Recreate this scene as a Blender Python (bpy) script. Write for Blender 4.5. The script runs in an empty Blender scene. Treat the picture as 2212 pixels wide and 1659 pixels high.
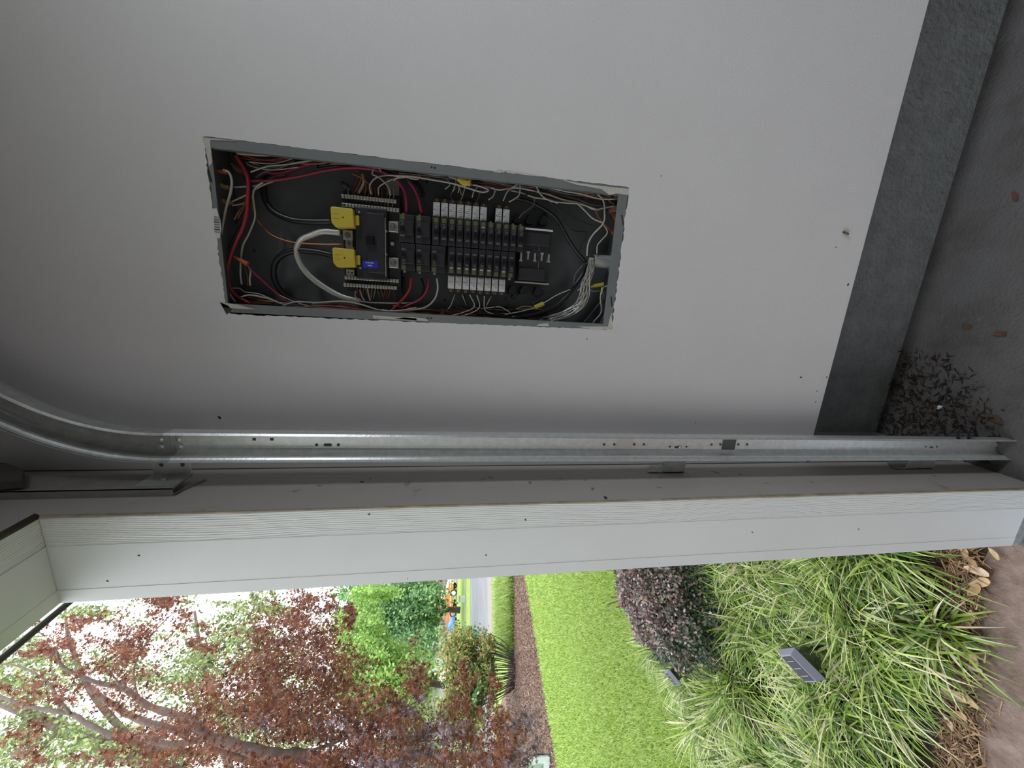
import bpy, math, random
import numpy as np
from mathutils import Vector, Matrix
random.seed(7); rng = np.random.default_rng(11)
S = bpy.context.scene
COL = S.collection

# ------------------------------------------------------------------ camera
F = 814.6; CX, CY = 1106.0, 829.5; EYE = np.array([0.0, 0.0, 1.86])
def cam_axes():
    a, b, c = math.radians(-13.617), math.radians(9.581), math.radians(-1.458)
    fw = np.array([math.sin(a)*math.cos(b), math.cos(a)*math.cos(b), -math.sin(b)])
    rt = np.cross(fw, [0, 0, 1.0]); rt /= np.linalg.norm(rt)
    up = np.cross(rt, fw); ix, iy = -up, -rt
    c_, s_ = math.cos(c), math.sin(c)
    return np.array([c_*ix+s_*iy, -s_*ix+c_*iy, fw])
M3 = cam_axes()
cd = bpy.data.cameras.new('camera'); cam = bpy.data.objects.new('camera', cd); COL.objects.link(cam)
R = Matrix([[M3[0][i], -M3[1][i], -M3[2][i]] for i in range(3)])
cam.matrix_world = Matrix.Translation(Vector(EYE)) @ R.to_4x4()
cd.sensor_fit = 'HORIZONTAL'; cd.sensor_width = 36.0; cd.lens = 36.0*F/2212.0
cd.clip_start = 0.02; cd.clip_end = 600
S.camera = cam

# ------------------------------------------------------------------ light: bright overcast sky
w = bpy.data.worlds.new('overcast_sky'); S.world = w; w.use_nodes = True
nt = w.node_tree; nt.nodes.clear()
o_ = nt.nodes.new('ShaderNodeOutputWorld'); bg = nt.nodes.new('ShaderNodeBackground')
nz = nt.nodes.new('ShaderNodeTexNoise'); nz.inputs['Scale'].default_value = 2.2; nz.inputs['Detail'].default_value = 3
tc = nt.nodes.new('ShaderNodeTexCoord'); rp = nt.nodes.new('ShaderNodeValToRGB')
rp.color_ramp.elements[0].position = .3; rp.color_ramp.elements[0].color = (.86, .92, 1, 1)
rp.color_ramp.elements[1].position = .7; rp.color_ramp.elements[1].color = (1, 1, 1, 1)
nt.links.new(tc.outputs['Generated'], nz.inputs['Vector']); nt.links.new(nz.outputs['Fac'], rp.inputs['Fac'])
nt.links.new(rp.outputs['Color'], bg.inputs['Color']); nt.links.new(bg.outputs['Background'], o_.inputs['Surface'])
bg.inputs['Strength'].default_value = 3.25
la = bpy.data.lights.new('fill_lamp', 'AREA'); la.shape = 'RECTANGLE'; la.size = 1.2; la.size_y = .16; la.energy = 37; la.color = (.90, .95, 1.0)
lo = bpy.data.objects.new('fill_lamp', la); COL.objects.link(lo); lo.location = (2.0, .1, 2.98)  # added area lamp out of view, fills the garage interior with light
vs = S.view_settings; vs.view_transform = 'Standard'; vs.look = 'None'; vs.exposure = 0.0; vs.gamma = 1.0
vs.use_curve_mapping = False

# ------------------------------------------------------------------ picture ray helpers (points on real planes)
def ray(x, y):
    d = np.array([(x-CX)/F, (y-CY)/F, 1.0]); return d @ M3
def onX(x, y, v): r = ray(x, y); return EYE + r*((v-EYE[0])/r[0])
def onY(x, y, v): r = ray(x, y); return EYE + r*((v-EYE[1])/r[1])
def onZ(x, y, v=0.0): r = ray(x, y); return EYE + r*((v-EYE[2])/r[2])
def at(x, y, d): r = ray(x, y); return EYE + r/np.linalg.norm(r[:2])*d     # horizontal distance d

# ------------------------------------------------------------------ materials
MATS = {}
def mat(name, col, rough=.6, metal=0.0, bump=0.0, bscale=60, var=0.0, vscale=6, stretch=(1, 1, 1), spec=.5,
        ramp=None, island=None, trans=0.0, alpha=None, emis=None, coords='Object', detail=4):
    if name in MATS: return MATS[name]
    m = bpy.data.materials.new(name); m.use_nodes = True; t = m.node_tree; N = t.nodes; Lk = t.links
    b = N['Principled BSDF']; b.inputs['Roughness'].default_value = rough; b.inputs['Metallic'].default_value = metal
    b.inputs['Specular IOR Level'].default_value = spec
    b.inputs['Base Color'].default_value = (*col, 1)
    c = N.new('ShaderNodeTexCoord'); mp = N.new('ShaderNodeMapping'); mp.inputs['Scale'].default_value = stretch
    Lk.new(c.outputs[coords], mp.inputs['Vector'])
    if var > 0 or ramp:
        n = N.new('ShaderNodeTexNoise'); n.inputs['Scale'].default_value = vscale; n.inputs['Detail'].default_value = detail
        n.inputs['Roughness'].default_value = .65
        Lk.new(mp.outputs['Vector'], n.inputs['Vector'])
        r = N.new('ShaderNodeValToRGB'); r.color_ramp.elements[0].position = .32; r.color_ramp.elements[1].position = .68
        if ramp:
            while len(r.color_ramp.elements) < len(ramp): r.color_ramp.elements.new(.5)
            for i, q in enumerate(ramp):
                r.color_ramp.elements[i].position = q[0]; r.color_ramp.elements[i].color = (*q[1], 1)
        else:
            r.color_ramp.elements[0].color = (*[max(0, k*(1-var)) for k in col], 1)
            r.color_ramp.elements[1].color = (*[min(1, k*(1+var)) for k in col], 1)
        Lk.new(n.outputs['Fac'], r.inputs['Fac']); Lk.new(r.outputs['Color'], b.inputs['Base Color'])
    if island:
        g = N.new('ShaderNodeNewGeometry'); r = N.new('ShaderNodeValToRGB'); r.color_ramp.interpolation = 'LINEAR'
        while len(r.color_ramp.elements) < len(island): r.color_ramp.elements.new(.5)
        for i, q in enumerate(island):
            r.color_ramp.elements[i].position = q[0]; r.color_ramp.elements[i].color = (*q[1], 1)
        Lk.new(g.outputs['Random Per Island'], r.inputs['Fac']); Lk.new(r.outputs['Color'], b.inputs['Base Color'])
        if trans > 0:
            tr = N.new('ShaderNodeBsdfTranslucent'); mx = N.new('ShaderNodeMixShader'); mx.inputs[0].default_value = trans
            Lk.new(r.outputs['Color'], tr.inputs['Color']); Lk.new(b.outputs[0], mx.inputs[1]); Lk.new(tr.outputs[0], mx.inputs[2])
            Lk.new(mx.outputs[0], N['Material Output'].inputs['Surface'])
    elif trans > 0:
        b.inputs['Transmission Weight'].default_value = trans
    if bump > 0:
        n2 = N.new('ShaderNodeTexNoise'); n2.inputs['Scale'].default_value = bscale; n2.inputs['Detail'].default_value = 5
        Lk.new(mp.outputs['Vector'], n2.inputs['Vector'])
        bp = N.new('ShaderNodeBump'); bp.inputs['Strength'].default_value = bump; bp.inputs['Distance'].default_value = .01
        Lk.new(n2.outputs['Fac'], bp.inputs['Height']); Lk.new(bp.outputs['Normal'], b.inputs['Normal'])
    if emis: b.inputs['Emission Color'].default_value = (*emis, 1); b.inputs['Emission Strength'].default_value = 1
    MATS[name] = m; return m

wallpaint = mat('wall_paint', (.735, .72, .73), .62, bump=.12, bscale=220, var=.025, vscale=2.5)
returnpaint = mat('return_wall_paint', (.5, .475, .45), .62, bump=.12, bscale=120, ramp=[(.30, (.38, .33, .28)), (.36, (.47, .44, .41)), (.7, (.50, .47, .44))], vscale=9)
ceilpaint = mat('ceiling_paint', (.50, .49, .48), .8)
sidepaint = mat('garage_side_paint', (.48, .47, .46), .8)
stempaint = mat('foundation_paint', (.30, .315, .33), .75, bump=.8, bscale=60, var=.18, vscale=14)
floorm = mat('garage_concrete', (.12, .12, .125), .8, bump=.55, bscale=95, ramp=[(.28, (.075, .07, .07)), (.5, (.125, .12, .12)), (.75, (.15, .15, .155))], vscale=5, detail=8)
trimw = mat('white_trim', (.74, .76, .77), .5, var=.03, vscale=3, bump=.03, bscale=100)
trimg = mat('white_wood_grain_trim', (.74, .76, .755), .5, bump=.0)
caulk = mat('tan_caulk', (.42, .36, .26), .6, var=.3, vscale=20)
galv = mat('galvanized_steel', (.80, .82, .82), .36, .6, var=.10, vscale=60, bump=.06, bscale=150)
galvd = mat('dull_galvanized_steel', (.50, .51, .50), .45, .6, var=.15, vscale=40, bump=.05, bscale=150)
boltm = mat('zinc_bolt', (.75, .76, .76), .3, .9)
holem = mat('dark_hole', (.03, .03, .03), .9)
encl = mat('grey_enclosure_steel', (.115, .125, .132), .45, .25, var=.12, vscale=9, bump=.03, bscale=200)
encll = mat('grey_enclosure_lip', (.22, .235, .24), .45, .2, var=.08, vscale=15)
blackp = mat('black_plastic', (.018, .018, .02), .45)
blackp2 = mat('breaker_plastic', (.028, .027, .032), .4)
blackh = mat('handle_plastic', (.006, .006, .008), .3)
yellow = mat('yellow_plastic', (.62, .47, .06), .4, var=.05)
olive = mat('olive_rating_mark', (.13, .13, .05), .5)
whitel = mat('white_label', (.68, .69, .68), .5)
inkm = mat('label_ink', (.06, .06, .07), .6)
greyprint = mat('grey_print', (.16, .18, .20), .5)
blues = mat('blue_sticker', (.03, .035, .45), .4)
alum = mat('aluminium', (.62, .61, .57), .35, .85, var=.12, vscale=80)
cop = mat('copper', (.42, .17, .07), .4, .7)
brass = mat('brass_screw', (.45, .24, .10), .4, .7)
wred = mat('red_insulation', (.34, .025, .03), .45)
wcrim = mat('crimson_insulation', (.33, .02, .07), .45)
wwhite = mat('white_insulation', (.46, .43, .38), .5)
wblack = mat('black_insulation', (.012, .012, .014), .4)
worange = mat('orange_insulation', (.38, .10, .03), .5)
wgrey = mat('grey_insulation', (.12, .12, .12), .5)
greens = mat('green_screw', (.03, .16, .06), .4)
tanp = mat('tan_clamp', (.33, .22, .08), .5)
paper = mat('torn_drywall_paper', (.58, .56, .51), .8, bump=.3, bscale=150, var=.1, vscale=30)
rustw = mat('dark_stain', (.06, .045, .035), .8)

# ------------------------------------------------------------------ mesh builder
ORG = {}
class MB:
    def __init__(s): s.v = []; s.f = []; s.n = 0
    def add(s, vs, fs):
        vs = [tuple(map(float, q)) for q in vs]; k = s.n
        s.v += vs; s.n += len(vs); s.f += [tuple(i+k for i in q) for q in fs]; return s
    def box(s, c, d, rot=None):
        c = np.array(c, float); h = np.array(d, float)/2
        P = [np.array([sx, sy, sz])*h for sx in (-1, 1) for sy in (-1, 1) for sz in (-1, 1)]
        if rot is not None: P = [rot @ p for p in P]
        return s.add([c+p for p in P], [(0, 1, 3, 2), (4, 6, 7, 5), (0, 4, 5, 1), (2, 3, 7, 6), (0, 2, 6, 4), (1, 5, 7, 3)])
    def rng(s, x0, x1, y0, y1, z0, z1):
        return s.box(((x0+x1)/2, (y0+y1)/2, (z0+z1)/2), (abs(x1-x0), abs(y1-y0), abs(z1-z0)))
    def tube(s, pts, r, n=6, cap=True):
        P = np.array(pts, float); m = len(P)
        T = np.gradient(P, axis=0); T /= np.linalg.norm(T, axis=1)[:, None]+1e-12
        a = np.array([0, 0, 1.0]) if abs(T[0][2]) < .9 else np.array([1.0, 0, 0])
        vs = []; u = np.cross(T[0], a); u /= np.linalg.norm(u)
        rr = r if hasattr(r, '__len__') else [r]*m
        for i in range(m):
            u = u - T[i]*(u @ T[i]); u /= np.linalg.norm(u)+1e-12; w_ = np.cross(T[i], u)
            for k in range(n):
                an = 2*math.pi*k/n; vs.append(P[i]+(u*math.cos(an)+w_*math.sin(an))*rr[i])
        fs = [(i*n+k, i*n+(k+1) % n, (i+1)*n+(k+1) % n, (i+1)*n+k) for i in range(m-1) for k in range(n)]
        if cap: fs += [tuple(range(n))[::-1], tuple((m-1)*n+k for k in range(n))]
        return s.add(vs, fs)
    def cyl(s, a, b, r, n=12, r2=None):
        return s.tube([a, b], [r, r if r2 is None else r2], n)
    def prism(s, poly, off):
        n = len(poly); off = np.array(off, float); P = [np.array(p, float) for p in poly]
        fs = [tuple(range(n))[::-1], tuple(range(n, 2*n))]+[(i, (i+1) % n, n+(i+1) % n, n+i) for i in range(n)]
        return s.add(P+[p+off for p in P], fs)
    def sweep(s, prof, frames):
        m = len(prof); vs = []
        for (o, a, b) in frames:
            for (p, q) in prof: vs.append(np.array(o)+np.array(a)*p+np.array(b)*q)
        fs = [(i*m+k, i*m+k+1, (i+1)*m+k+1, (i+1)*m+k) for i in range(len(frames)-1) for k in range(m-1)]
        return s.add(vs, fs)
    def build(s, name, m, parent=None, org=None, smooth=False, bevel=0, solid=0):
        po = ORG[parent.name] if parent else np.zeros(3)
        if org is None: org = po if parent else np.zeros(3)
        org = np.array(org, float)
        me = bpy.data.meshes.new(name)
        me.from_pydata([tuple(np.array(q)-org) for q in s.v], [], s.f)
        me.materials.append(m); me.update()
        if smooth: me.polygons.foreach_set('use_smooth', [True]*len(me.polygons))
        o = bpy.data.objects.new(name, me); COL.objects.link(o)
        if parent: o.parent = parent
        o.location = tuple(org-po); ORG[o.name] = org
        if solid:
            k = o.modifiers.new('solid', 'SOLIDIFY'); k.thickness = solid; k.offset = 0
        if bevel:
            k = o.modifiers.new('bevel', 'BEVEL'); k.width = bevel; k.segments = 2; k.limit_method = 'ANGLE'
        return o
def thing(name, label, cat, loc=(0, 0, 0), group=None):
    o = bpy.data.objects.new(name, None); COL.objects.link(o); o.location = tuple(map(float, loc)); o.empty_display_size = .05
    ORG[o.name] = np.array(loc, float); return tag(o, label, cat, group)
def tag(o, label, cat, group=None, kind=None):
    o['label'] = label; o['category'] = cat
    if group: o['group'] = group
    if kind: o['kind'] = kind
    return o
def struct(o, label=None):
    o['kind'] = 'structure'
    if label: o['label'] = label
    return o
def stuff(o): o['kind'] = 'stuff'; return o
def smooth_path(P, k=6):
    P = [np.array(p, float) for p in P]
    if len(P) < 3: return P
    Q = [2*P[0]-P[1]]+P+[2*P[-1]-P[-2]]; out = []
    for i in range(1, len(Q)-2):
        for j in range(k):
            t = j/k; a, b, c, d = Q[i-1], Q[i], Q[i+1], Q[i+2]
            out.append(.5*((2*b)+(c-a)*t+(2*a-5*b+4*c-d)*t*t+(3*b-a-3*c+d)*t**3))
    out.append(P[-1]); return out
def fastmesh(name, V, Fc, k, m, parent=None, kind=None):
    """V (n,3) vertices, Fc (m,k) faces: one mesh of many small leaves or blades"""
    org = ORG[parent.name] if parent else np.zeros(3)
    me = bpy.data.meshes.new(name); V = (V-org).astype(np.float32)
    me.vertices.add(len(V)); me.vertices.foreach_set('co', V.ravel())
    me.loops.add(Fc.size); me.loops.foreach_set('vertex_index', Fc.ravel().astype(np.int32))
    me.polygons.add(len(Fc)); me.polygons.foreach_set('loop_start', np.arange(0, Fc.size, k, dtype=np.int32))
    me.polygons.foreach_set('loop_total', np.full(len(Fc), k, dtype=np.int32))
    me.materials.append(m); me.update(calc_edges=True); me.validate()
    o = bpy.data.objects.new(name, me); COL.objects.link(o)
    if parent: o.parent = parent
    if kind: o['kind'] = kind
    ORG[o.name] = org; return o

# ------------------------------------------------------------------ the setting
HZ = 1.86
X0 = -.488           # inside face of the door wall
YJ = .796            # jamb face
YW = 1.0             # panel wall face
px0, px1, pz0, pz1 = -.085, .284, HZ-.443, HZ+.525
# panel wall with the cut opening, ragged edge
def ragged(a, b, n, amp, nrm):
    a, b, nrm = map(lambda q: np.array(q, float), (a, b, nrm)); out = []
    for i in range(n):
        t = i/n; out.append(a+(b-a)*t+nrm*(0 if i == 0 else random.uniform(-.3, 1)*amp))
    return out
hole = (ragged((px0+.002, YW, pz1-.004), (px1, YW, pz1+.003), 60, .0028, (0, 0, 1))
        + ragged((px1, YW, pz1+.003), (px1, YW, pz0), 110, .0014, (1, 0, 0))
        + ragged((px1, YW, pz0), (px0+.006, YW, pz0), 60, .0042, (0, 0, -1))
        + ragged((px0+.006, YW, pz0), (px0-.004, YW, pz1-.004), 110, .0022, (-1, 0, 0)))
bmx = MB()
WZ0, WZ1, WX1 = HZ-1.195, 3.15, 5.6
per = []
for h in hole:
    per.append(h)
n = len(hole)
# ring of quads from the hole out to the rectangle boundary
def outp(h):
    c = np.array([(px0+px1)/2, YW, (pz0+pz1)/2]); d = h-c
    s_ = 1e9
    for ax, lo, hi in ((0, px0-.15, px1+.15), (2, pz0-.15, pz1+.15)):
        if d[ax] > 1e-9: s_ = min(s_, (hi-c[ax])/d[ax])
        elif d[ax] < -1e-9: s_ = min(s_, (lo-c[ax])/d[ax])
    return c+d*s_
outer = [outp(h) for h in hole]
bmx.add(hole+outer, [(i, (i+1) % n, n+(i+1) % n, n+i) for i in range(n)])
bmx.add([h+np.array([0, .013, 0]) for h in hole]+list(hole), [(i, (i+1) % n, n+(i+1) % n, n+i) for i in range(n)])
a0, a1, b0, b1 = px0-.15, px1+.15, pz0-.15, pz1+.15
def q(xa, xb, za, zb): bmx.add([(xa, YW, za), (xb, YW, za), (xb, YW, zb), (xa, YW, zb)], [(0, 1, 2, 3)])
# the ring's outer outline misses the four corners: close them
for cx_, cz_ in ((a0, b0), (a1, b0), (a1, b1), (a0, b1)):
    k = sorted(range(n), key=lambda i: (outer[i][0]-cx_)**2+(outer[i][2]-cz_)**2)
    c_ = (cx_, YW, cz_)
    i0 = min((i for i in range(n) if abs(outer[i][0]-cx_) < 1e-6), key=lambda i: abs(outer[i][2]-cz_))
    i1 = min((i for i in range(n) if abs(outer[i][2]-cz_) < 1e-6), key=lambda i: abs(outer[i][0]-cx_))
    bmx.add([outer[i0], c_, outer[i1]], [(0, 1, 2)])
q(X0, a0, WZ0, WZ1); q(a1, WX1, WZ0, WZ1); q(a0, a1, WZ0, b0); q(a0, a1, b1, WZ1)
bmx.rng(X0, WX1, YW+.003, 1.29, WZ0+.001, WZ0+.012); bmx.rng(X0, WX1, 1.29, 1.45, WZ0+.3, WZ1)      # underside board
struct(bmx.build('wall_right', wallpaint), 'pale grey painted wall around the open electrical panel')
b = MB(); b.rng(-.7, WX1, 1.29, 1.45, -.3, WZ0+.3)
struct(b.build('wall_foundation', stempaint), 'dark grey painted concrete foundation wall below the pale wall')
b = MB(); b.rng(X0-.19, X0, YJ+.001, 1.45, -.05, 3.15)      # narrow return wall beside the opening
b.rng(X0-.19, X0, -2.2, YJ+.001, HZ+.80, 3.15)            # header above the opening
b.rng(X0-.19, X0, -3.8, -2.2, -.05, 3.15)
b.rng(X0-.19, X0, 1.45, 6, -.05, 3.15)
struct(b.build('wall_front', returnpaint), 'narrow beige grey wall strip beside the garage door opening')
b = MB(); b.rng(X0-.19, WX1, -3.9, -3.75, -.05, 3.15); struct(b.build('wall_left', sidepaint))
b = MB(); b.rng(WX1, WX1+.1, -3.9, 1.45, -.05, 3.15); struct(b.build('wall_back', sidepaint))
b = MB(); b.rng(X0-.19, WX1+.1, -3.9, 1.45, 3.15, 3.25); struct(b.build('ceiling', ceilpaint))
b = MB(); b.rng(X0-.205, WX1, -3.8, 1.30, -.12, 0); struct(b.build('floor', floorm), 'rough dark grey concrete garage floor')
apron = mat('apron_concrete', (.50, .54, .60), .8, bump=.5, bscale=50, var=.12, vscale=14, stretch=(3, 1, 1))
b = MB(); b.rng(X0-.203, X0-.03, -2.2, YJ-.012, 0, .004); struct(b.build('trim_sill', apron), 'blue grey concrete sill at the garage opening')

sl = bpy.data.objects.new('fill_fixture', None); COL.objects.link(sl); sl.location = (2.0, .1, 3.06); sl['label'] = 'long white housing of the added fill lamp, unseen inside the garage'; sl['category'] = 'ceiling light'
# jamb trim (grain board, smooth casing with bead) mitred with the header trim
GX = X0-.066; BX = X0-.170; EX = X0-.201; TZ = HZ+.79
grain = MB()
# carved wood grain: long wavy ridges, real relief on the board
def grainboard(fn, L, W, nl, nw, seed):
    r = np.random.default_rng(seed); V = []; Fq = []
    hs = np.zeros((nl+1, nw+1)); t = np.linspace(0, L, nl+1); u = np.linspace(0, W, nw+1)
    ph = r.uniform(0, 6, 8)
    for k in range(8):
        f_ = r.uniform(.8, 2.6); am = r.uniform(.002, .006)
        if k == 0: wob = np.zeros(nl+1)
        wob = wob+am*np.sin(t*2*math.pi*f_/1.2+ph[k])
    for i in range(nl+1):
        for j in range(nw+1):
            x = (u[j]+wob[i]*(.4+.6*j/nw))*1000
            h = abs(math.sin(x*.62+.6*math.sin(t[i]*7+x*.09)))**.35
            h2 = math.sin(t[i]*31+x*1.3)*math.sin(t[i]*11+x*.4)
            hs[i, j] = -(1-h)*.0016*(.55+.45*h2) if 1 < j < nw-1 else 0
    for i in range(nl+1):
        for j in range(nw+1): V.append(fn(t[i], u[j], hs[i, j]))
    m_ = nw+1
    for i in range(nl):
        for j in range(nw): Fq.append((i*m_+j, i*m_+j+1, (i+1)*m_+j+1, (i+1)*m_+j))
    return V, Fq
j_ = thing('trim_jamb', 'white jamb trim of the garage opening, wood grain strip beside smooth casing', 'trim', (X0, YJ, 0))
del j_['category']; j_['kind'] = 'structure'
V, Fq = grainboard(lambda t, u, h: (X0-u, YJ-.001-h, t), TZ, .066, 420, 60, 3)
g = MB(); g.add(V, Fq); g.rng(GX, X0-.001, YJ-.0003, YJ+.0008, 0, TZ); g.build('grain_board', trimg, j_, smooth=False)
g = MB(); g.rng(BX, GX, YJ-.0015, YJ+.03, .045, TZ); g.build('casing_board', trimw, j_)
g = MB(); g.rng(EX, BX, YJ-.0022, YJ+.03, .045, TZ); g.build('casing_bead', trimw, j_)
g = MB(); g.rng(EX+.004, GX, YJ+.0, YJ+.03, 0, .045); g.build('plinth', stempaint, j_)
ORG['fill_fixture'] = np.array([2.0, .1, 3.06]); g = MB(); g.rng(1.36, 2.64, -.01, .21, 3.0, 3.15); g.build('fill_housing', trimw, sl, bevel=.01)  # housing made up around the added fill lamp, out of view
h_ = thing('trim_header', 'white header trim across the top of the garage opening', 'trim', (X0, YJ, TZ))
del h_['category']; h_['kind'] = 'structure'
V, Fq = grainboard(lambda t, u, h: (X0-u, YJ-t, TZ+.001+h), 2.8, .066, 300, 60, 5)
g = MB(); g.add(V, Fq); g.rng(GX, X0-.001, YJ-2.8, YJ, TZ+.0015, TZ+.009); g.build('grain_board', trimg, h_)
g = MB(); g.rng(BX, GX, YJ-2.8, YJ-.002, TZ-.0005, TZ+.03); g.build('casing_board', trimw, h_)
g = MB(); g.rng(EX, BX, YJ-2.8, YJ-.002, TZ-.0011, TZ+.03); g.build('casing_bead', trimw, h_)
# brown dust strip and wavy caulk bead between wall and trim
g = MB(); zz = np.linspace(.0, TZ, 120); V = []
for z in zz:
    e = .0035+.003*math.sin(z*2.3+.5)+.0015*math.sin(z*7+1)
    V += [(X0+.0012, YJ-.0015, z), (X0+.0012, YJ+.003+max(.001, e), z), (X0-.002, YJ-.0022, z)]
g.add(V, [(3*i, 3*i+1, 3*i+4, 3*i+3) for i in range(119)]+[(3*i+2, 3*i, 3*i+3, 3*i+5) for i in range(119)])
c_ = g.build('trim_caulk', caulk); struct(c_, 'wavy tan caulk line along the inner edge of the jamb trim')
g = MB(); pts = [(X0+.0015, y, TZ+.004+.002*math.sin(y*9)) for y in np.linspace(YJ, -2, 50)]
g.tube(pts, .0075, 6); struct(g.build('trim_caulk', mat('dark_gasket', (.05, .04, .03), .8, var=.4, vscale=20), smooth=True), 'dark dirty seal under the header trim')

# thin crack of the corner bead between panel wall and return wall
g = MB(); pts = [(X0+.001, YW-.001+.0012*math.sin(z*4.2), z) for z in np.linspace(.05, 3.0, 80)]
g.tube(pts, .0011, 4); struct(g.build('trim_corner_crack', rustw), 'thin dark crack in the corner beside the track')

# ------------------------------------------------------------------ marks on the wall
def blob(c, nrm, r, m, name, parent, asp=1.6, ang=0., h=.002):
    g = MB(); nrm = np.array(nrm, float); a = np.array([0, 0, 1.0]); bx = np.cross(a, nrm)
    a2 = a*math.cos(ang)+bx*math.sin(ang); b2 = np.cross(nrm, a2); vs = []
    for lv, (s_, hh) in enumerate(((1, 0), (.8, .6), (.35, 1))):
        for k in range(10):
            t = 2*math.pi*k/10; j = 1+.15*math.sin(3*t+r*900)
            vs.append(np.array(c)+a2*math.cos(t)*r*asp*s_*j+b2*math.sin(t)*r*s_*j+nrm*hh*h)
    fs = [(l*10+k, l*10+(k+1) % 10, (l+1)*10+(k+1) % 10, (l+1)*10+k) for l in range(2) for k in range(10)]+[tuple(range(20, 30))]
    g.add(vs, fs); return g.build(name, m, parent, smooth=True)
p = onY(1825, 503, YW); c = thing('cocoon', 'small brown insect cocoon stuck on pale wall near its bottom edge', 'cocoon', p)
g = MB(); g.tube(smooth_path([p+np.array([.0, -.003, .011]), p+np.array([-.0012, -.0045, .003]), p+np.array([-.003, -.004, -.005]), p+np.array([-.0045, -.003, -.011])], 4),
       [.0012, .0022, .003, .0033, .0034, .0034, .0035, .0034, .0033, .003, .0028, .0024, .0012], 8)
g.build('case', mat('cocoon_brown', (.20, .14, .07), .6, var=.5, vscale=150), c, smooth=True)
g = MB(); g.tube([p+np.array([.0005, -.0045, .0125]), p+np.array([0, -.0045, .007])], [.0012, .0031], 8); g.build('tip', rustw, c)
specks = [(1730, 815, .0028), (1786, 815, .0022), (1832, 615, .0030), (1806, 534, .0014), (474, 902, .0032), (1762, 868, .0018), (1765, 845, .0016), (1503, 913, .0015), (1428, 380, .0012), (1268, 732, .0013)]
for i, (x, y, r) in enumerate(specks):
    blob(onY(x, y, YW), (0, -1, 0), r, rustw, 'speck', bpy.data.objects['wall_right'], 1.5, i, .001)
stain = mat('rusty_stain', (.33, .25, .16), .8, var=.3, vscale=50); smud = mat('grey_smudge', (.35, .325, .30), .8, var=.2, vscale=60)
for i, (x, y, r, m) in enumerate([(1043, 1034, .004, smud), (1060, 1031, .007, smud), (1145, 1043, .006, stain), (1280, 1056, .006, stain), (1265, 1037, .004, stain), (782, 1041, .004, rustw),
      (800, 1034, .004, smud), (880, 1045, .010, smud), (900, 1060, .008, smud), (690, 1049, .005, stain), (1545, 1020, .010, stain), (1600, 1025, .006, stain), (1755, 1042, .007, smud), (1655, 1044, .006, smud), (1425, 1032, .004, stain), (2018, 1028, .004, rustw), (1308, 1075, .006, rustw), (640, 1060, .007, smud), (1424, 1053, .006, smud)]):
    p = onX(x, y, X0)
    blob(p, (1, 0, 0), r*.75, m, 'stain', bpy.data.objects['wall_front'], 1.9, i*.7, .0006)
for i, (x, y) in enumerate([(797, 1111), (1135, 1123), (1050, 1199), (1855, 1143), (1625, 1150), (880, 1250), (300, 1200), (232, 1255), (1425, 1217), (72, 1224)]):
    p = onY(x, y, YJ-.0016); blob(p, (0, -1, 0), .0017, rustw, 'speck', j_, 1.6, i, .0008)

# ------------------------------------------------------------------ garage door track
tr = thing('door_track', 'galvanized steel garage door track rising straight and curving inward at the top', 'door track', (-.40, .93, 0))
# profile: (p along +X from the far corner, q along -Y)
prof = [(.0035, .036), (.001, .0385), (.0, .040), (.001, .034), (.001, .012), (.0, .003), (-.002, .0008), (-.004, 0), (-.040, 0), (-.046, .0008), (-.0505, .003), (-.054, .0062), (-.0565, .0095), (-.0580, .014), (-.0585, .020), (-.0575, .026), (-.0590, .030), (-.0625, .034), (-.0645, .038), (-.0650, .042), (-.0635, .0445)]
TOPZ = HZ+.628
def tx(z): return -.3675+(z/TOPZ)*(.3675-.352)
fr = [((tx(z), .93, z), (1, 0, 0), (0, -1, 0)) for z in np.linspace(0.0, TOPZ-.004, 60)]
g = MB(); g.sweep(prof, fr); g.build('vertical_rail', galv, tr, solid=.0014)
Rr = .47; fr = []
for a in np.linspace(-.02, math.pi/2, 44):
    c0 = np.array([-.352+Rr, .93, TOPZ]); u = np.array([-math.cos(a), 0, math.sin(a)])
    fr.append((c0+u*Rr, -u, (0, -1, 0)))
for k in range(1, 8): fr.append((np.array([-.352+Rr+k*.25, .93, TOPZ+Rr]), (0, 0, -1), (0, -1, 0)))
g = MB(); g.sweep([(p, q+.001) for p, q in prof], fr); g.build('curved_rail', galvd, tr, solid=.0014)
def disc(g, c, r, h=.0012, n=14, ax=(0, -1, 0)):
    c = np.array(c, float); g.cyl(c, c+np.array(ax)*h, r, n)
WY = .9288
def trackpt(x, y): return onY(x, y, WY)
for (x, y) in ((348, 948), (386, 948), (349, 964), (389, 964)):
    p = trackpt(x, y); g = MB(); disc(g, p, .0072, .003, 18); g.cyl(p+np.array([0, -.003, 0]), p+np.array([0, -.0045, 0]), .0055, 18, .002); g.build('rivet', boltm, tr, smooth=False)
g = MB(); a = trackpt(366, 942); b_ = trackpt(371, 975); g.tube([a, b_], .0008, 4); g.build('seam', holem, tr)
def hole_(x, y, r=.0036, w_=0):
    p = trackpt(x, y); g = MB()
    if w_: g.prism([(p[0]+math.sin(t)*r, p[1], p[2]+math.cos(t)*r+(w_ if math.cos(t) > 0 else -w_)) for t in np.linspace(0, 2*math.pi, 17)[:-1]], (0, -.0006, 0))
    else: disc(g, p, r, .0006)
    g.build('bolt_hole', mat('hole_shadow', (.10, .10, .10), .8), tr)
for (x, y) in ((549, 949), (587, 949)):
    p = trackpt(x, y); g = MB(); g.box(p, (.0065, .0012, .0075)); g.build('bolt_hole', mat('hole_shadow', (.10, .10, .10), .8), tr, bevel=.001)
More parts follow.
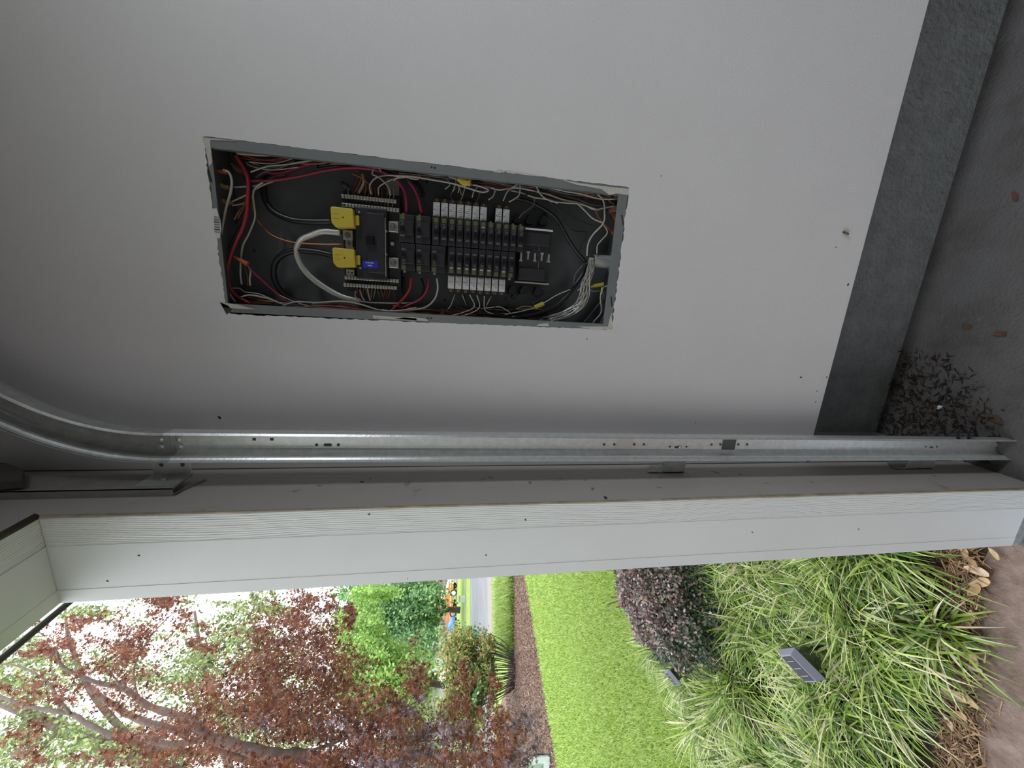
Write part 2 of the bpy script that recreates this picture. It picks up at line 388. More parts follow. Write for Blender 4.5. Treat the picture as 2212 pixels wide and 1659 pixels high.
for (x, y) in ((684, 961), (731, 961), (1305, 960), (1327, 960), (1370, 960), (1391, 960), (1537, 960), (1556, 960), (1595, 960), (1614, 960)): hole_(x, y)
for x in (1447, 1483, 2000, 2024): hole_(x, 965, .003)
hole_(708, 961, .0036, .006); hole_(1462, 966, .0028, .005); hole_(2012, 966, .0028, .004)
for (x, y, r) in ((1469, 966, .0062),):
    p = trackpt(x, y); g = MB(); disc(g, p, r, .003, 16); g.cyl(p+np.array([0, -.003, 0]), p+np.array([0, -.005, 0]), .0045, 16, .002); g.build('bolt', boltm, tr)
# worn band and the seam where two rail pieces overlap
p0, p1 = trackpt(1560, 962), trackpt(1588, 962); g = MB(); g.rng(tx(.6)-.052, tx(.6)-.004, WY-.0012, WY-.0006, p1[2], p0[2]); g.build('tape_band', wgrey, tr)
p0, p1 = trackpt(1332, 962), trackpt(1365, 962); g = MB(); g.rng(tx(1.)-.040, tx(1.)-.008, WY-.0016, WY-.0006, p1[2], p0[2]); g.build('weld_plate', mat('bright_galvanized_steel', (.72, .72, .70), .4, .8), tr)
# wall brackets
def bracket(xa, xb, slot=False):
    za, zb = onY(xa, 1000, .94)[2], onY(xb, 1000, .94)[2]
    g = MB(); xr = tx((za+zb)/2)-.050
    g.rng(X0+.002, xr, .938, .9405, zb, za); g.rng(X0+.002, X0+.0045, .938, .985, zb, za+.012)
    g.prism([(X0+.0035, .939, za), (X0+.0035, .985, za+.012), (X0+.0035, .939, za+.045)][::-1], (.002, 0, 0))
    g.build('wall_bracket', galvd, tr, bevel=.0006)
bracket(1432, 1481); bracket(1958, 2018)
za, zb = onY(326, 1000, .93)[2], onY(410, 1000, .93)[2]
g = MB(); g.rng(-.475, -.395, .9315, .934, zb, za); g.build('flag_plate', galv, tr, bevel=.0006)
for (x, y) in ((348, 1000), (394, 1000)):
    p = onY(x, y, .9312); g = MB(); g.prism([(p[0]+math.sin(t)*.0045+(.005 if math.sin(t) > 0 else -.005), p[1], p[2]+math.cos(t)*.0045) for t in np.linspace(0, 2*math.pi, 17)[:-1]], (0, -.0006, 0)); g.build('slot', wgrey, tr)
# painted angle iron up the wall that carries the track
zt = 3.0; xa_ = -.468
g = MB()
g.add([(xa_, .935, zb), (xa_, .935, zt), (xa_, .866, zt), (xa_, .866, zb), (xa_-.003, .935, zb), (xa_-.003, .935, zt), (xa_-.003, .866, zt), (xa_-.003, .866, zb)],
      [(0, 1, 2, 3), (7, 6, 5, 4), (0, 3, 7, 4), (1, 5, 6, 2), (0, 4, 5, 1), (3, 2, 6, 7)])
g.add([(xa_, .866, zb), (xa_, .866, zt), (X0, .866, zt), (X0, .866, zb-.0)], [(0, 1, 2, 3)])
g.prism([(X0+.001, .866, zb+.006), (X0+.001, .935, zb-.026), (X0+.001, .941, zb-.024), (X0+.001, .878, zb+.012)], (.004, 0, 0))
g.build('angle_iron', mat('painted_angle_iron', (.30, .285, .27), .55, .1, var=.12, vscale=20), tr)
g = MB(); g.rng(xa_, xa_+.0025, .874, .937, zb, za); g.cyl((xa_+.002, .9, (za+zb)/2-.003), (xa_+.008, .9, (za+zb)/2-.003), .006, 6); g.build('flag_foot', galvd, tr, bevel=.0005)
b = MB(); g = MB(); P_ = onX(20, 1035, X0+.02)
g.prism([onX(-60, 1010, xa_+.004), onX(20, 1018, xa_+.004), onX(55, 1030, xa_+.004), onX(52, 1055, xa_+.004), onX(-60, 1064, xa_+.004)], (.02, 0, 0)); g.build('bracket_plate', mat('dark_bracket_paint', (.09, .085, .075), .6, var=.2, vscale=20), tr, bevel=.002)
# bottom bolts on the track near the floor
for (x, y) in ((2072, 940), (2095, 940)):
    p = onY(x, y, .905); g = MB(); g.cyl(p+np.array([-.02, 0, 0]), p+np.array([.018, .0, 0]), .0045, 6); g.cyl(p+np.array([.003, 0, 0]), p+np.array([.010, 0, 0]), .009, 6); g.build('bolt', blackp, tr)

# ------------------------------------------------------------------ electrical panel
pn = thing('electrical_panel', 'open grey electrical panel with its cover off, full of wires and breakers', 'electrical panel', (.1, YW, pz0))
YB = 1.095
g = MB(); t = .0016
g.rng(px0, px1, YB, YB+t, pz0, pz1)
g.rng(px0, px0+t, YW+.003, YB, pz0, pz1); g.rng(px1-t, px1, YW+.003, YB, pz0, pz1)
g.rng(px0, px1, YW+.003, YB, pz0, pz0+t); g.rng(px0, px1, YW+.003, YB, pz1-t, pz1)
g.build('enclosure_box', encl, pn)
il = (px0+.020, px1-.0205, pz0+.025, pz1-.009)
g = MB(); yl = (YW+.0005, YW+.0025)
g.rng(px0, il[0], *yl, pz0, pz1); g.rng(il[1], px1, *yl, pz0, pz1); g.rng(il[0], il[1], *yl, pz0, il[2]); g.rng(il[0], il[1], *yl, il[3], pz1)
g.rng(il[0]-.001, il[0], YW+.001, YW+.012, il[2], il[3]); g.rng(il[1], il[1]+.001, YW+.001, YW+.012, il[2], il[3])
g.build('enclosure_lip', encll, pn)
def A(x, y): return 400+x/3.686, 270+y/3.686
def B(x, y): return 850+x/3.949, 320+y/3.949
# torn paper / old paint left on the lip
def patch(pts, y=YW-.0006, m=paper, name='paint_remnant', th=.001):
    P = [onY(x, yy, y) for x, yy in pts]; g = MB(); g.prism(P, (0, th, 0)); return g.build(name, m, pn)
patch([B(1420, 265), B(1600, 300), B(1800, 325), B(2000, 345), B(2010, 400), B(1900, 385), B(1840, 400), B(1780, 350), B(1560, 310)])
patch([B(850, 200), B(910, 212), B(920, 196), B(1100, 215), B(1300, 250), B(1100, 208), B(900, 180)])
patch([A(130, 95), A(200, 105), A(440, 128), A(300, 122), A(200, 118), A(200, 150), A(215, 300), A(190, 330), A(165, 200)])
patch([A(275, 1410), A(420, 1430), A(560, 1470), A(400, 1462), A(300, 1450)])
patch([A(1490, 1515), A(1843, 1540), A(1843, 1560), A(1500, 1540)])
patch([B(0, 1455), B(300, 1478), B(280, 1455), B(150, 1440)])
patch([B(1240, 1500), B(1320, 1492), B(1325, 1520), B(1220, 1515)])
patch([B(1560, 1520), B(1830, 1520), B(1860, 1400), B(1870, 1545), B(1700, 1548)])
patch([A(275, 1410), A(330, 1510), A(370, 1470), A(345, 1440)], m=rustw)
st = patch([A(212, 665), A(250, 665), A(280, 760), A(285, 830), A(275, 905), A(235, 895)], y=YW+.0004, m=whitel, name='barcode_sticker')
for k in range(7):
    a, b_ = A(228+k*.8, 730+k*20), A(272+k*.8, 735+k*20)
    P0, P1 = onY(*a, YW-.0003), onY(*b_, YW-.0003); g = MB(); g.tube([P0, P1], .0005+.0003*(k % 3), 4); g.build('barcode_line', inkm, st, org=ORG[st.name])
for (x, y) in (B(325, 163), B(352, 168), B(293, 1450), B(320, 1450), B(955, 203), A(165, 130), B(1980, 375), B(1828, 1522), A(300, 1437)):
    g = MB(); disc(g, onY(x, y, YW+.0004), .0022, .0008, 10); g.build('screw_hole', holem, pn)
for (x0, y0, x1, y1) in ((*A(182, 350), *A(210, 455)), (*B(1945, 570), *B(1960, 660)), (*B(1855, 1265), *B(1862, 1350))):
    P0, P1 = onY(x0, y0, YW+.0002), onY(x1, y1, YW+.0002); g = MB(); g.tube([P0, P1], .0018, 6); g.build('lip_slot', holem, pn)
# embossed ovals and knock-outs on the back plate
for (a, b_) in ((B(1270, 560), B(1330, 630)), (B(1010, 1280), B(1060, 1230)), (B(1215, 1270), B(1275, 1225)), (A(1240, 470), A(1300, 500)), (B(1010, 1000), B(1010, 1060))):
    P0, P1 = onY(*a, YB-.001), onY(*b_, YB-.001); g = MB(); g.tube([P0, P1], .007, 10); g.build('emboss', encl, pn, smooth=True)
for (x, y) in (B(285, 290), B(435, 1295), B(955, 1355), B(980, 1335), B(1500, 820), A(550, 1000), A(1260, 475)):
    g = MB(); disc(g, onY(x, y, YB-.0006), .003, .001, 10); g.build('back_hole', holem, pn)

ZC = HZ
# interior base
g = MB(); g.rng(.0, .212, 1.055, 1.085, ZC+.130, ZC+.268); g.rng(-.018, .22, 1.062, 1.08, ZC+.128, ZC+.266); g.build('interior_base', blackp, pn, bevel=.002)
g = MB(); g.rng(.012, .180, 1.028, 1.075, ZC+.158, ZC+.232); g.rng(.028, .168, 1.020, 1.03, ZC+.163, ZC+.205)
g.rng(.0, .19, 1.045, 1.075, ZC+.128, ZC+.158); mb = g.build('main_breaker', blackp2, pn, bevel=.002)
g = MB(); g.rng(.092, .116, 1.012, 1.021, ZC+.188, ZC+.206); g.build('handle', blackh, mb, bevel=.001)
g = MB(); g.rng(.022, .160, 1.0215, 1.0225, ZC+.1605, ZC+.1625); g.build('silver_edge', alum, mb)
c = onY(800, 571, 1.0198); g = MB(); g.box(c, (.0165, .0006, .036), np.array(Matrix.Rotation(-.06, 3, 'Y'))); sk = g.build('blue_sticker', blues, mb, bevel=.001)
for k, (dx, l) in enumerate(((.0035, .022), (-.003, .012))):
    g = MB()
    for j in range(int(l/.0022)): g.box(c+np.array([dx, -.0005, l/2-.001-j*.0022]), (.0024 if j % 3 else .0034, .0003, .0013))
    g.build('sticker_print', whitel, sk)
for (x, y) in ((504, 387), (524, 1190), (894, 663), (894, 994)):
    g = MB(); disc(g, onY(700+x/6.637, 400+y/6.637, 1.0275), .0028, .003, 10); g.build('rivet', boltm, mb)
# yellow lug covers
for (cx, cz) in ((.149, .2565), (.0575, .2565)):
    g = MB(); x0, x1, z0, z1 = cx-.0225, cx+.0225, ZC+cz-.026, ZC+cz+.027
    g.prism([(x0+.004, 1.012, z0), (x1, 1.012, z0+.002), (x1+.001, 1.012, z1-.004), (x1-.002, 1.012, z1), (x0+.010, 1.012, z1-.001), (x0, 1.012, z1-.010)], (0, .035, 0))
    g.rng(cx-.012, cx+.010, 1.020, 1.040, z0-.009, z0+.002)
    yc = g.build('lug_cover', yellow, pn, bevel=.0025)
    g = MB(); disc(g, (cx+.001, 1.0118, ZC+cz-.001), .0018, .0006, 12); g.build('pin_hole', holem, yc)
    for dx in (-.006, .004):
        g = MB(); g.rng(cx+dx+.003, cx+dx+.0037, 1.0114, 1.0121, ZC+cz+.008, ZC+cz+.021); g.build('moulded_line', mat('dark_yellow', (.42, .31, .04), .5), yc)
# lugs
def lug(x, z, s, m=alum, y=1.035, name='lug'):
    g = MB(); g.rng(x-s, x+s, y, y+.02, z-s, z+s); o = g.build(name, m, pn, bevel=.0015)
    g = MB(); g.cyl((x, y, z), (x, y-.003, z), s*.62, 16); g.cyl((x, y-.003, z), (x, y-.0045, z), s*.45, 6, s*.3); g.build('set_screw', mat('dark_zinc', (.3, .3, .3), .35, .8), o)
lug(.1425, ZC+.144, .0125); lug(.057, ZC+.144, .0125)
c = onY(752, 508, 1.045); lug(c[0], c[2], .0115, galvd, 1.042, 'neutral_lug'); c = onY(754, 525.5, 1.045); lug(c[0], c[2], .0085, galvd, 1.044, 'ground_lug')
c = onY(757, 537, 1.05); g = MB(); g.box(c, (.008, .006, .018)); g.build('bus_tab', alum, pn)
c = onY(757, 590, 1.045); g = MB(); g.box(c, (.018, .004, .020)); o = g.build('bus_tab', alum, pn, bevel=.001); g = MB(); disc(g, c+np.array([.002, -.002, .004]), .002, .0005); g.box(c+np.array([.001, -.0023, -.004]), (.004, .0006, .004)); g.build('tab_hole', holem, o)
c = onY(848, 527, 1.04); g = MB(); disc(g, c, .0045, .004, 14); g.build('centre_screw', boltm, pn)
# neutral / ground bars with screws
for k, (xa, ya, xb, yb, m2) in enumerate(((737, 423, 856, 435, None), (738, 441, 862, 455, 1), (744, 599, 861, 607, None), (742, 614, 857, 623, None))):
    P0, P1 = onY(xa, ya, 1.036), onY(xb, yb, 1.036); L = P1-P0
    g = MB(); xm = (P0[0]+P1[0])/2; g.rng(xm-.0042, xm+.0042, 1.036, 1.048, P1[2], P0[2]); o = g.build('terminal_bar', alum, pn, bevel=.0008)
    nS = 18; scr = None
    for i in range(nS):
        z = P0[2]-.004-(P0[2]-P1[2]-.008)*i/(nS-1); m_ = greens if (k == 1 and i == 0) else boltm
        g = MB(); g.cyl((xm, 1.036, z), (xm, 1.0335, z), .0030, 8); g.box((xm, 1.0332, z), (.0052, .0008, .0008), np.array(Matrix.Rotation(i*1.3, 3, 'Y')))
        g.build('terminal_screw', m_, o)
    g = MB()
    for i in range(nS-1):
        z = P0[2]-.0075-(P0[2]-P1[2]-.008)*i/(nS-1); g.rng(xm-.0046, xm+.0046, 1.0352, 1.037, z-.0006, z+.0006)
    g.build('bar_notches', holem, o)
# breakers ----------------------------------------------------------
def copy_tree(o, parent, dz):
    c = o.copy(); COL.objects.link(c); c.parent = parent
    if dz is not None: c.location = tuple(Vector(o.location)+Vector(dz)); 
    for ch in list(o.children): copy_tree(ch, c, (0, 0, 0))
    return c
XC = .1065                                                        # line between the two rows
P19 = .0195
def breaker(side, z, wid, label, tall, poles=1):
    """side +1: upper row in the photo (right in the room), -1: lower row"""
    s = side; org = np.array([XC, 1.02, z]); g = MB(); hw = wid/2-.0007
    g.rng(XC+s*.001, XC+s*.066, 1.024, 1.072, z-hw, z+hw)
    g.rng(XC+s*.018, XC+s*.050, 1.019, 1.026, z-hw+.002, z+hw-.002)
    if tall: g.rng(XC+s*.066, XC+s*.112, 1.040, 1.075, z-hw, z+hw)
    br = g.build('circuit_breaker', blackp2, pn, org=org, bevel=.0012)
    zz = z if poles == 1 else z+.010
    g = MB(); g.rng(XC+s*.024, XC+s*.036, 1.011, 1.02, zz-.0045, zz+.0045); g.build('handle', blackh, br, bevel=.001)
    g = MB(); g.rng(XC+s*.053, XC+s*.0635, 1.0232, 1.0245, zz-.005, zz+.005); g.rng(XC+s*.0635, XC+s*.0645, 1.0232, 1.0238, zz-.004, zz+.004); g.build('rating_mark', olive, br)
    g = MB(); pr = greyprint
    for k, dx in enumerate((.040, .0425, .045, .049)): g.rng(XC+s*dx, XC+s*(dx+.0012), 1.0184, 1.0191, zz-.0035-.0006*(k % 2), zz+.0035-.001*(k % 3))
    g.rng(XC+s*.014, XC+s*.0205, 1.0225, 1.0241, zz-.005, zz+.005)
    g.build('printed_marks', pr, br)
    if label:
        g = MB(); g.rng(XC+s*.070, XC+s*.1035, 1.0385, 1.040, z-.0082, z+.0082); lb = g.build('white_label', whitel, br, bevel=.0012)
        g = MB(); 
        for k in range(5): g.rng(XC+s*(.0755+k*.0045), XC+s*(.0761+k*.0045), 1.0380, 1.0386, z-.0062+.002*(k % 2), z+.0062-.003*((k+1) % 3))
        g.rng(XC+s*.0715, XC+s*.0728, 1.0379, 1.0386, z-.0065, z+.0065); g.rng(XC+s*.0855, XC+s*.0872, 1.0379, 1.0386, z+.0045, z+.0062)
        g.rng(XC+s*.099, XC+s*.1006, 1.0379, 1.0386, z+.005, z+.0062)
        g.build('label_print', inkm, lb)
    if tall:
        g = MB(); g.cyl((XC+s*.1085, 1.040, z), (XC+s*.1085, 1.037, z), .0034, 12); g.build('terminal_screw', brass, br, smooth=False)
        g = MB(); g.cyl((XC+s*.1085, 1.0372, z), (XC+s*.1085, 1.0365, z), .0018, 8); g.build('screw_slot', holem, br)
    else:
        g = MB(); g.cyl((XC+s*.0685, 1.046, zz), (XC+s*.0685, 1.042, zz), .0032, 12); g.build('terminal_screw', alum, br)
    return br
zs_up = [ZC+.0400-i*P19*1.005 for i in range(12)]
proto = {}
def place(side, z, wid, label, tall, poles=1):
    key = (side, wid, label, tall)
    if key not in proto: proto[key] = (breaker(side, z, wid, label, tall, poles), z); return proto[key][0]
    o, z0 = proto[key]; c = o.copy(); COL.objects.link(c); c.parent = pn; c.location = (o.location[0], o.location[1], o.location[2]+z-z0)
    for ch in o.children: copy_tree(ch, c, (0, 0, 0))
    return c
place(1, ZC+.111, .038, False, False, 2); place(1, ZC+.0715, .038, False, False, 2)
bs = []
for i, z in enumerate(zs_up):
    lab = i in (0, 1, 2, 3, 4, 5, 6, 8, 9); bs.append(place(1, z, P19, lab, lab))
zlow = [ZC-.0005-i*P19*.990 for i in range(9)]
for k in range(3): place(-1, ZC+.108-k*.0375, .037, False, False, 2)
for i, z in enumerate(zlow):
    bb = place(-1, z, P19, i < 8, i < 8)
    if i < 8 and i != 6:
        g = MB(); g.rng(XC-.0505, XC-.0535, 1.0222, 1.0245, z-.0045, z+.0045); g.build('test_button', whitel, pn)
g = MB(); z = zs_up[6]; g.rng(XC+.0505, XC+.053, 1.0228, 1.0245, z-.0045, z+.0045); g.build('test_button', whitel, pn)
# unused bus section
g = MB(); g.rng(.030, .172, 1.050, 1.082, ZC-.262, ZC-.178); g.rng(.04, .17, 1.045, 1.052, ZC-.262, ZC-.178)
g.rng(.128, .160, 1.038, 1.047, ZC-.258, ZC-.180); g.rng(.038, .070, 1.038, 1.047, ZC-.252, ZC-.178)
bs_ = g.build('bus_block', blackp2, pn, bevel=.002)
c0, c1 = onY(1134, 494, 1.049), onY(1193, 500, 1.049); g = MB(); g.rng((c0[0]+c1[0])/2-.0022, (c0[0]+c1[0])/2+.0022, 1.042, 1.0445, c1[2], c0[2]); g.build('white_strip', whitel, bs_)
c0, c1 = onY(1111, 608, 1.049), onY(1184, 615, 1.049); g = MB(); g.rng((c0[0]+c1[0])/2-.0018, (c0[0]+c1[0])/2+.0018, 1.042, 1.0445, c1[2], c0[2]); g.build('grey_strip', mat('tan_strip', (.42, .38, .33), .5), bs_)
for k, (x, y) in enumerate((B(1085, 930), B(1146, 918), B(1203, 932), B(1262, 930), B(1320, 940))):
    c = onY(x, y, 1.046); g = MB(); g.rng(c[0]-.010, c[0]+.010, 1.040, 1.046, c[2]-.0022, c[2]+.0022)
    e = .009 if k % 2 else -.009; g.rng(c[0]+e-.002, c[0]+e+.002, 1.0395, 1.046, c[2]-.0042, c[2]+.0042); g.build('bus_stab', boltm, bs_)
for (x, y) in (B(1180, 800), B(1240, 830), B(1300, 800), B(1235, 1000)):
    c = onY(x, y, 1.046); g = MB(); g.rng(c[0]-.013, c[0]+.013, 1.042, 1.050, c[2]-.0007, c[2]+.0007); g.build('divider', wgrey, bs_)
for (x, y) in (B(1055, 610), B(1160, 610), B(1275, 620), B(1010, 1210), B(1110, 1210), B(1225, 1220)):
    c = onY(x, y, 1.07); g = MB(); g.prism([(c[0]-.012, 1.06, c[2]-.010), (c[0]-.004, 1.06, c[2]-.012), (c[0]+.012, 1.06, c[2]-.007), (c[0]+.012, 1.06, c[2]+.005), (c[0]-.004, 1.06, c[2]+.012), (c[0]-.012, 1.06, c[2]+.010)], (0, .02, 0)); g.build('retaining_clip', blackp, bs_, bevel=.001)
# conduit fitting on the right end (bottom of the panel)
p0, p1 = onY(*B(1700, 960), 1.05), onY(*B(1890, 975), 1.05)
g = MB(); g.cyl(p0, p1, .017, 20); g.cyl(p1+np.array([0, 0, .012]), p1+np.array([0, 0, .004]), .027, 20); g.build('conduit_fitting', galvd, pn, smooth=False, bevel=.001)
g = MB(); g.cyl(p0+np.array([0, 0, -.0002]), p0+np.array([0, 0, .001]), .015, 20); g.build('fitting_bore', holem, pn)

# wires --------------------------------------------------------------
def wire(pts, m, r=.0016, y0=1.055, y1=None, k=6, name='wire'):
    y1 = y0 if y1 is None else y1; n = len(pts)
    P = [onY(x, y, y0+(y1-y0)*i/max(1, n-1)) for i, (x, y) in enumerate(pts)]
    g = MB(); g.tube(smooth_path(P, k), r, 7); return g.build(name, m, pn, smooth=True)
def WA(pts, *a, **k): return wire([A(*p) for p in pts], *a, **k)
def WB(pts, *a, **k): return wire([B(*p) for p in pts], *a, **k)
WA([(1180, 770), (1000, 770), (850, 755), (720, 700), (650, 620), (625, 520), (640, 440), (720, 400), (800, 390)], wblack, .0075, 1.045, 1.085, name='service_cable')
WA([(1190, 1040), (1050, 1010), (900, 1000), (780, 1030), (715, 1100), (705, 1200), (740, 1290), (830, 1380), (1000, 1430)], wblack, .0075, 1.045, 1.08, name='service_cable')
# bare stranded aluminium neutral: strands twisted round each other
def stranded(pts, m, R_, r, y0, y1, nst, turns, conv=A, spread=0):
    P = smooth_path([onY(*conv(*p), y0+(y1-y0)*i/(len(pts)-1)) for i, p in enumerate(pts)], 8); P = np.array(P)
    T = np.gradient(P, axis=0); T /= np.linalg.norm(T, axis=1)[:, None]; o = None
    for sidx in range(nst):
        Q = []
        for i, p_ in enumerate(P):
            u = np.cross(T[i], (0, 1, 0)); u /= np.linalg.norm(u)+1e-9; v_ = np.cross(T[i], u)
            t_ = i/(len(P)-1); an = 2*math.pi*(sidx/nst+turns*t_); RR = R_*(1+spread*math.sin(math.pi*t_))
            Q.append(p_+(u*math.cos(an)+v_*math.sin(an))*RR)
        g = MB(); g.tube(Q, r, 6); o = g.build('strand', m, pn, smooth=True)
bare = mat('bare_aluminium_strand', (.62, .61, .57), .33, .6)
stranded([(1240, 860), (1100, 850), (1000, 880), (920, 920), (888, 1000), (920, 1110), (1000, 1210), (1120, 1300), (1250, 1370), (1400, 1405)], bare, .0056, .0016, 1.05, 1.055, 14, 4.5)
WA([(1240, 860), (1100, 850), (1000, 880), (920, 920), (888, 1000), (920, 1110), (1000, 1210), (1120, 1300), (1250, 1370), (1400, 1405)], mat('dark_core', (.05, .05, .05), .6), .0046, 1.05, 1.055, k=8, name='strand_core')
stranded([(1690, 935), (1680, 1050), (1640, 1150), (1620, 1260), (1570, 1350), (1450, 1420), (1250, 1470)], bare, .0062, .0012, 1.035, 1.055, 9, .55, B, .9)
stranded([(1690, 935), (1670, 1040), (1650, 1150), (1640, 1260), (1590, 1350), (1490, 1420), (1330, 1470)], bare, .004, .0012, 1.03, 1.05, 6, -.5, B, 1.4)
WA([(1255, 950), (1100, 950), (900, 940), (780, 915), (680, 870), (600, 790), (545, 700), (530, 600), (550, 500)], cop, .0019, 1.04, 1.07, name='ground_wire')
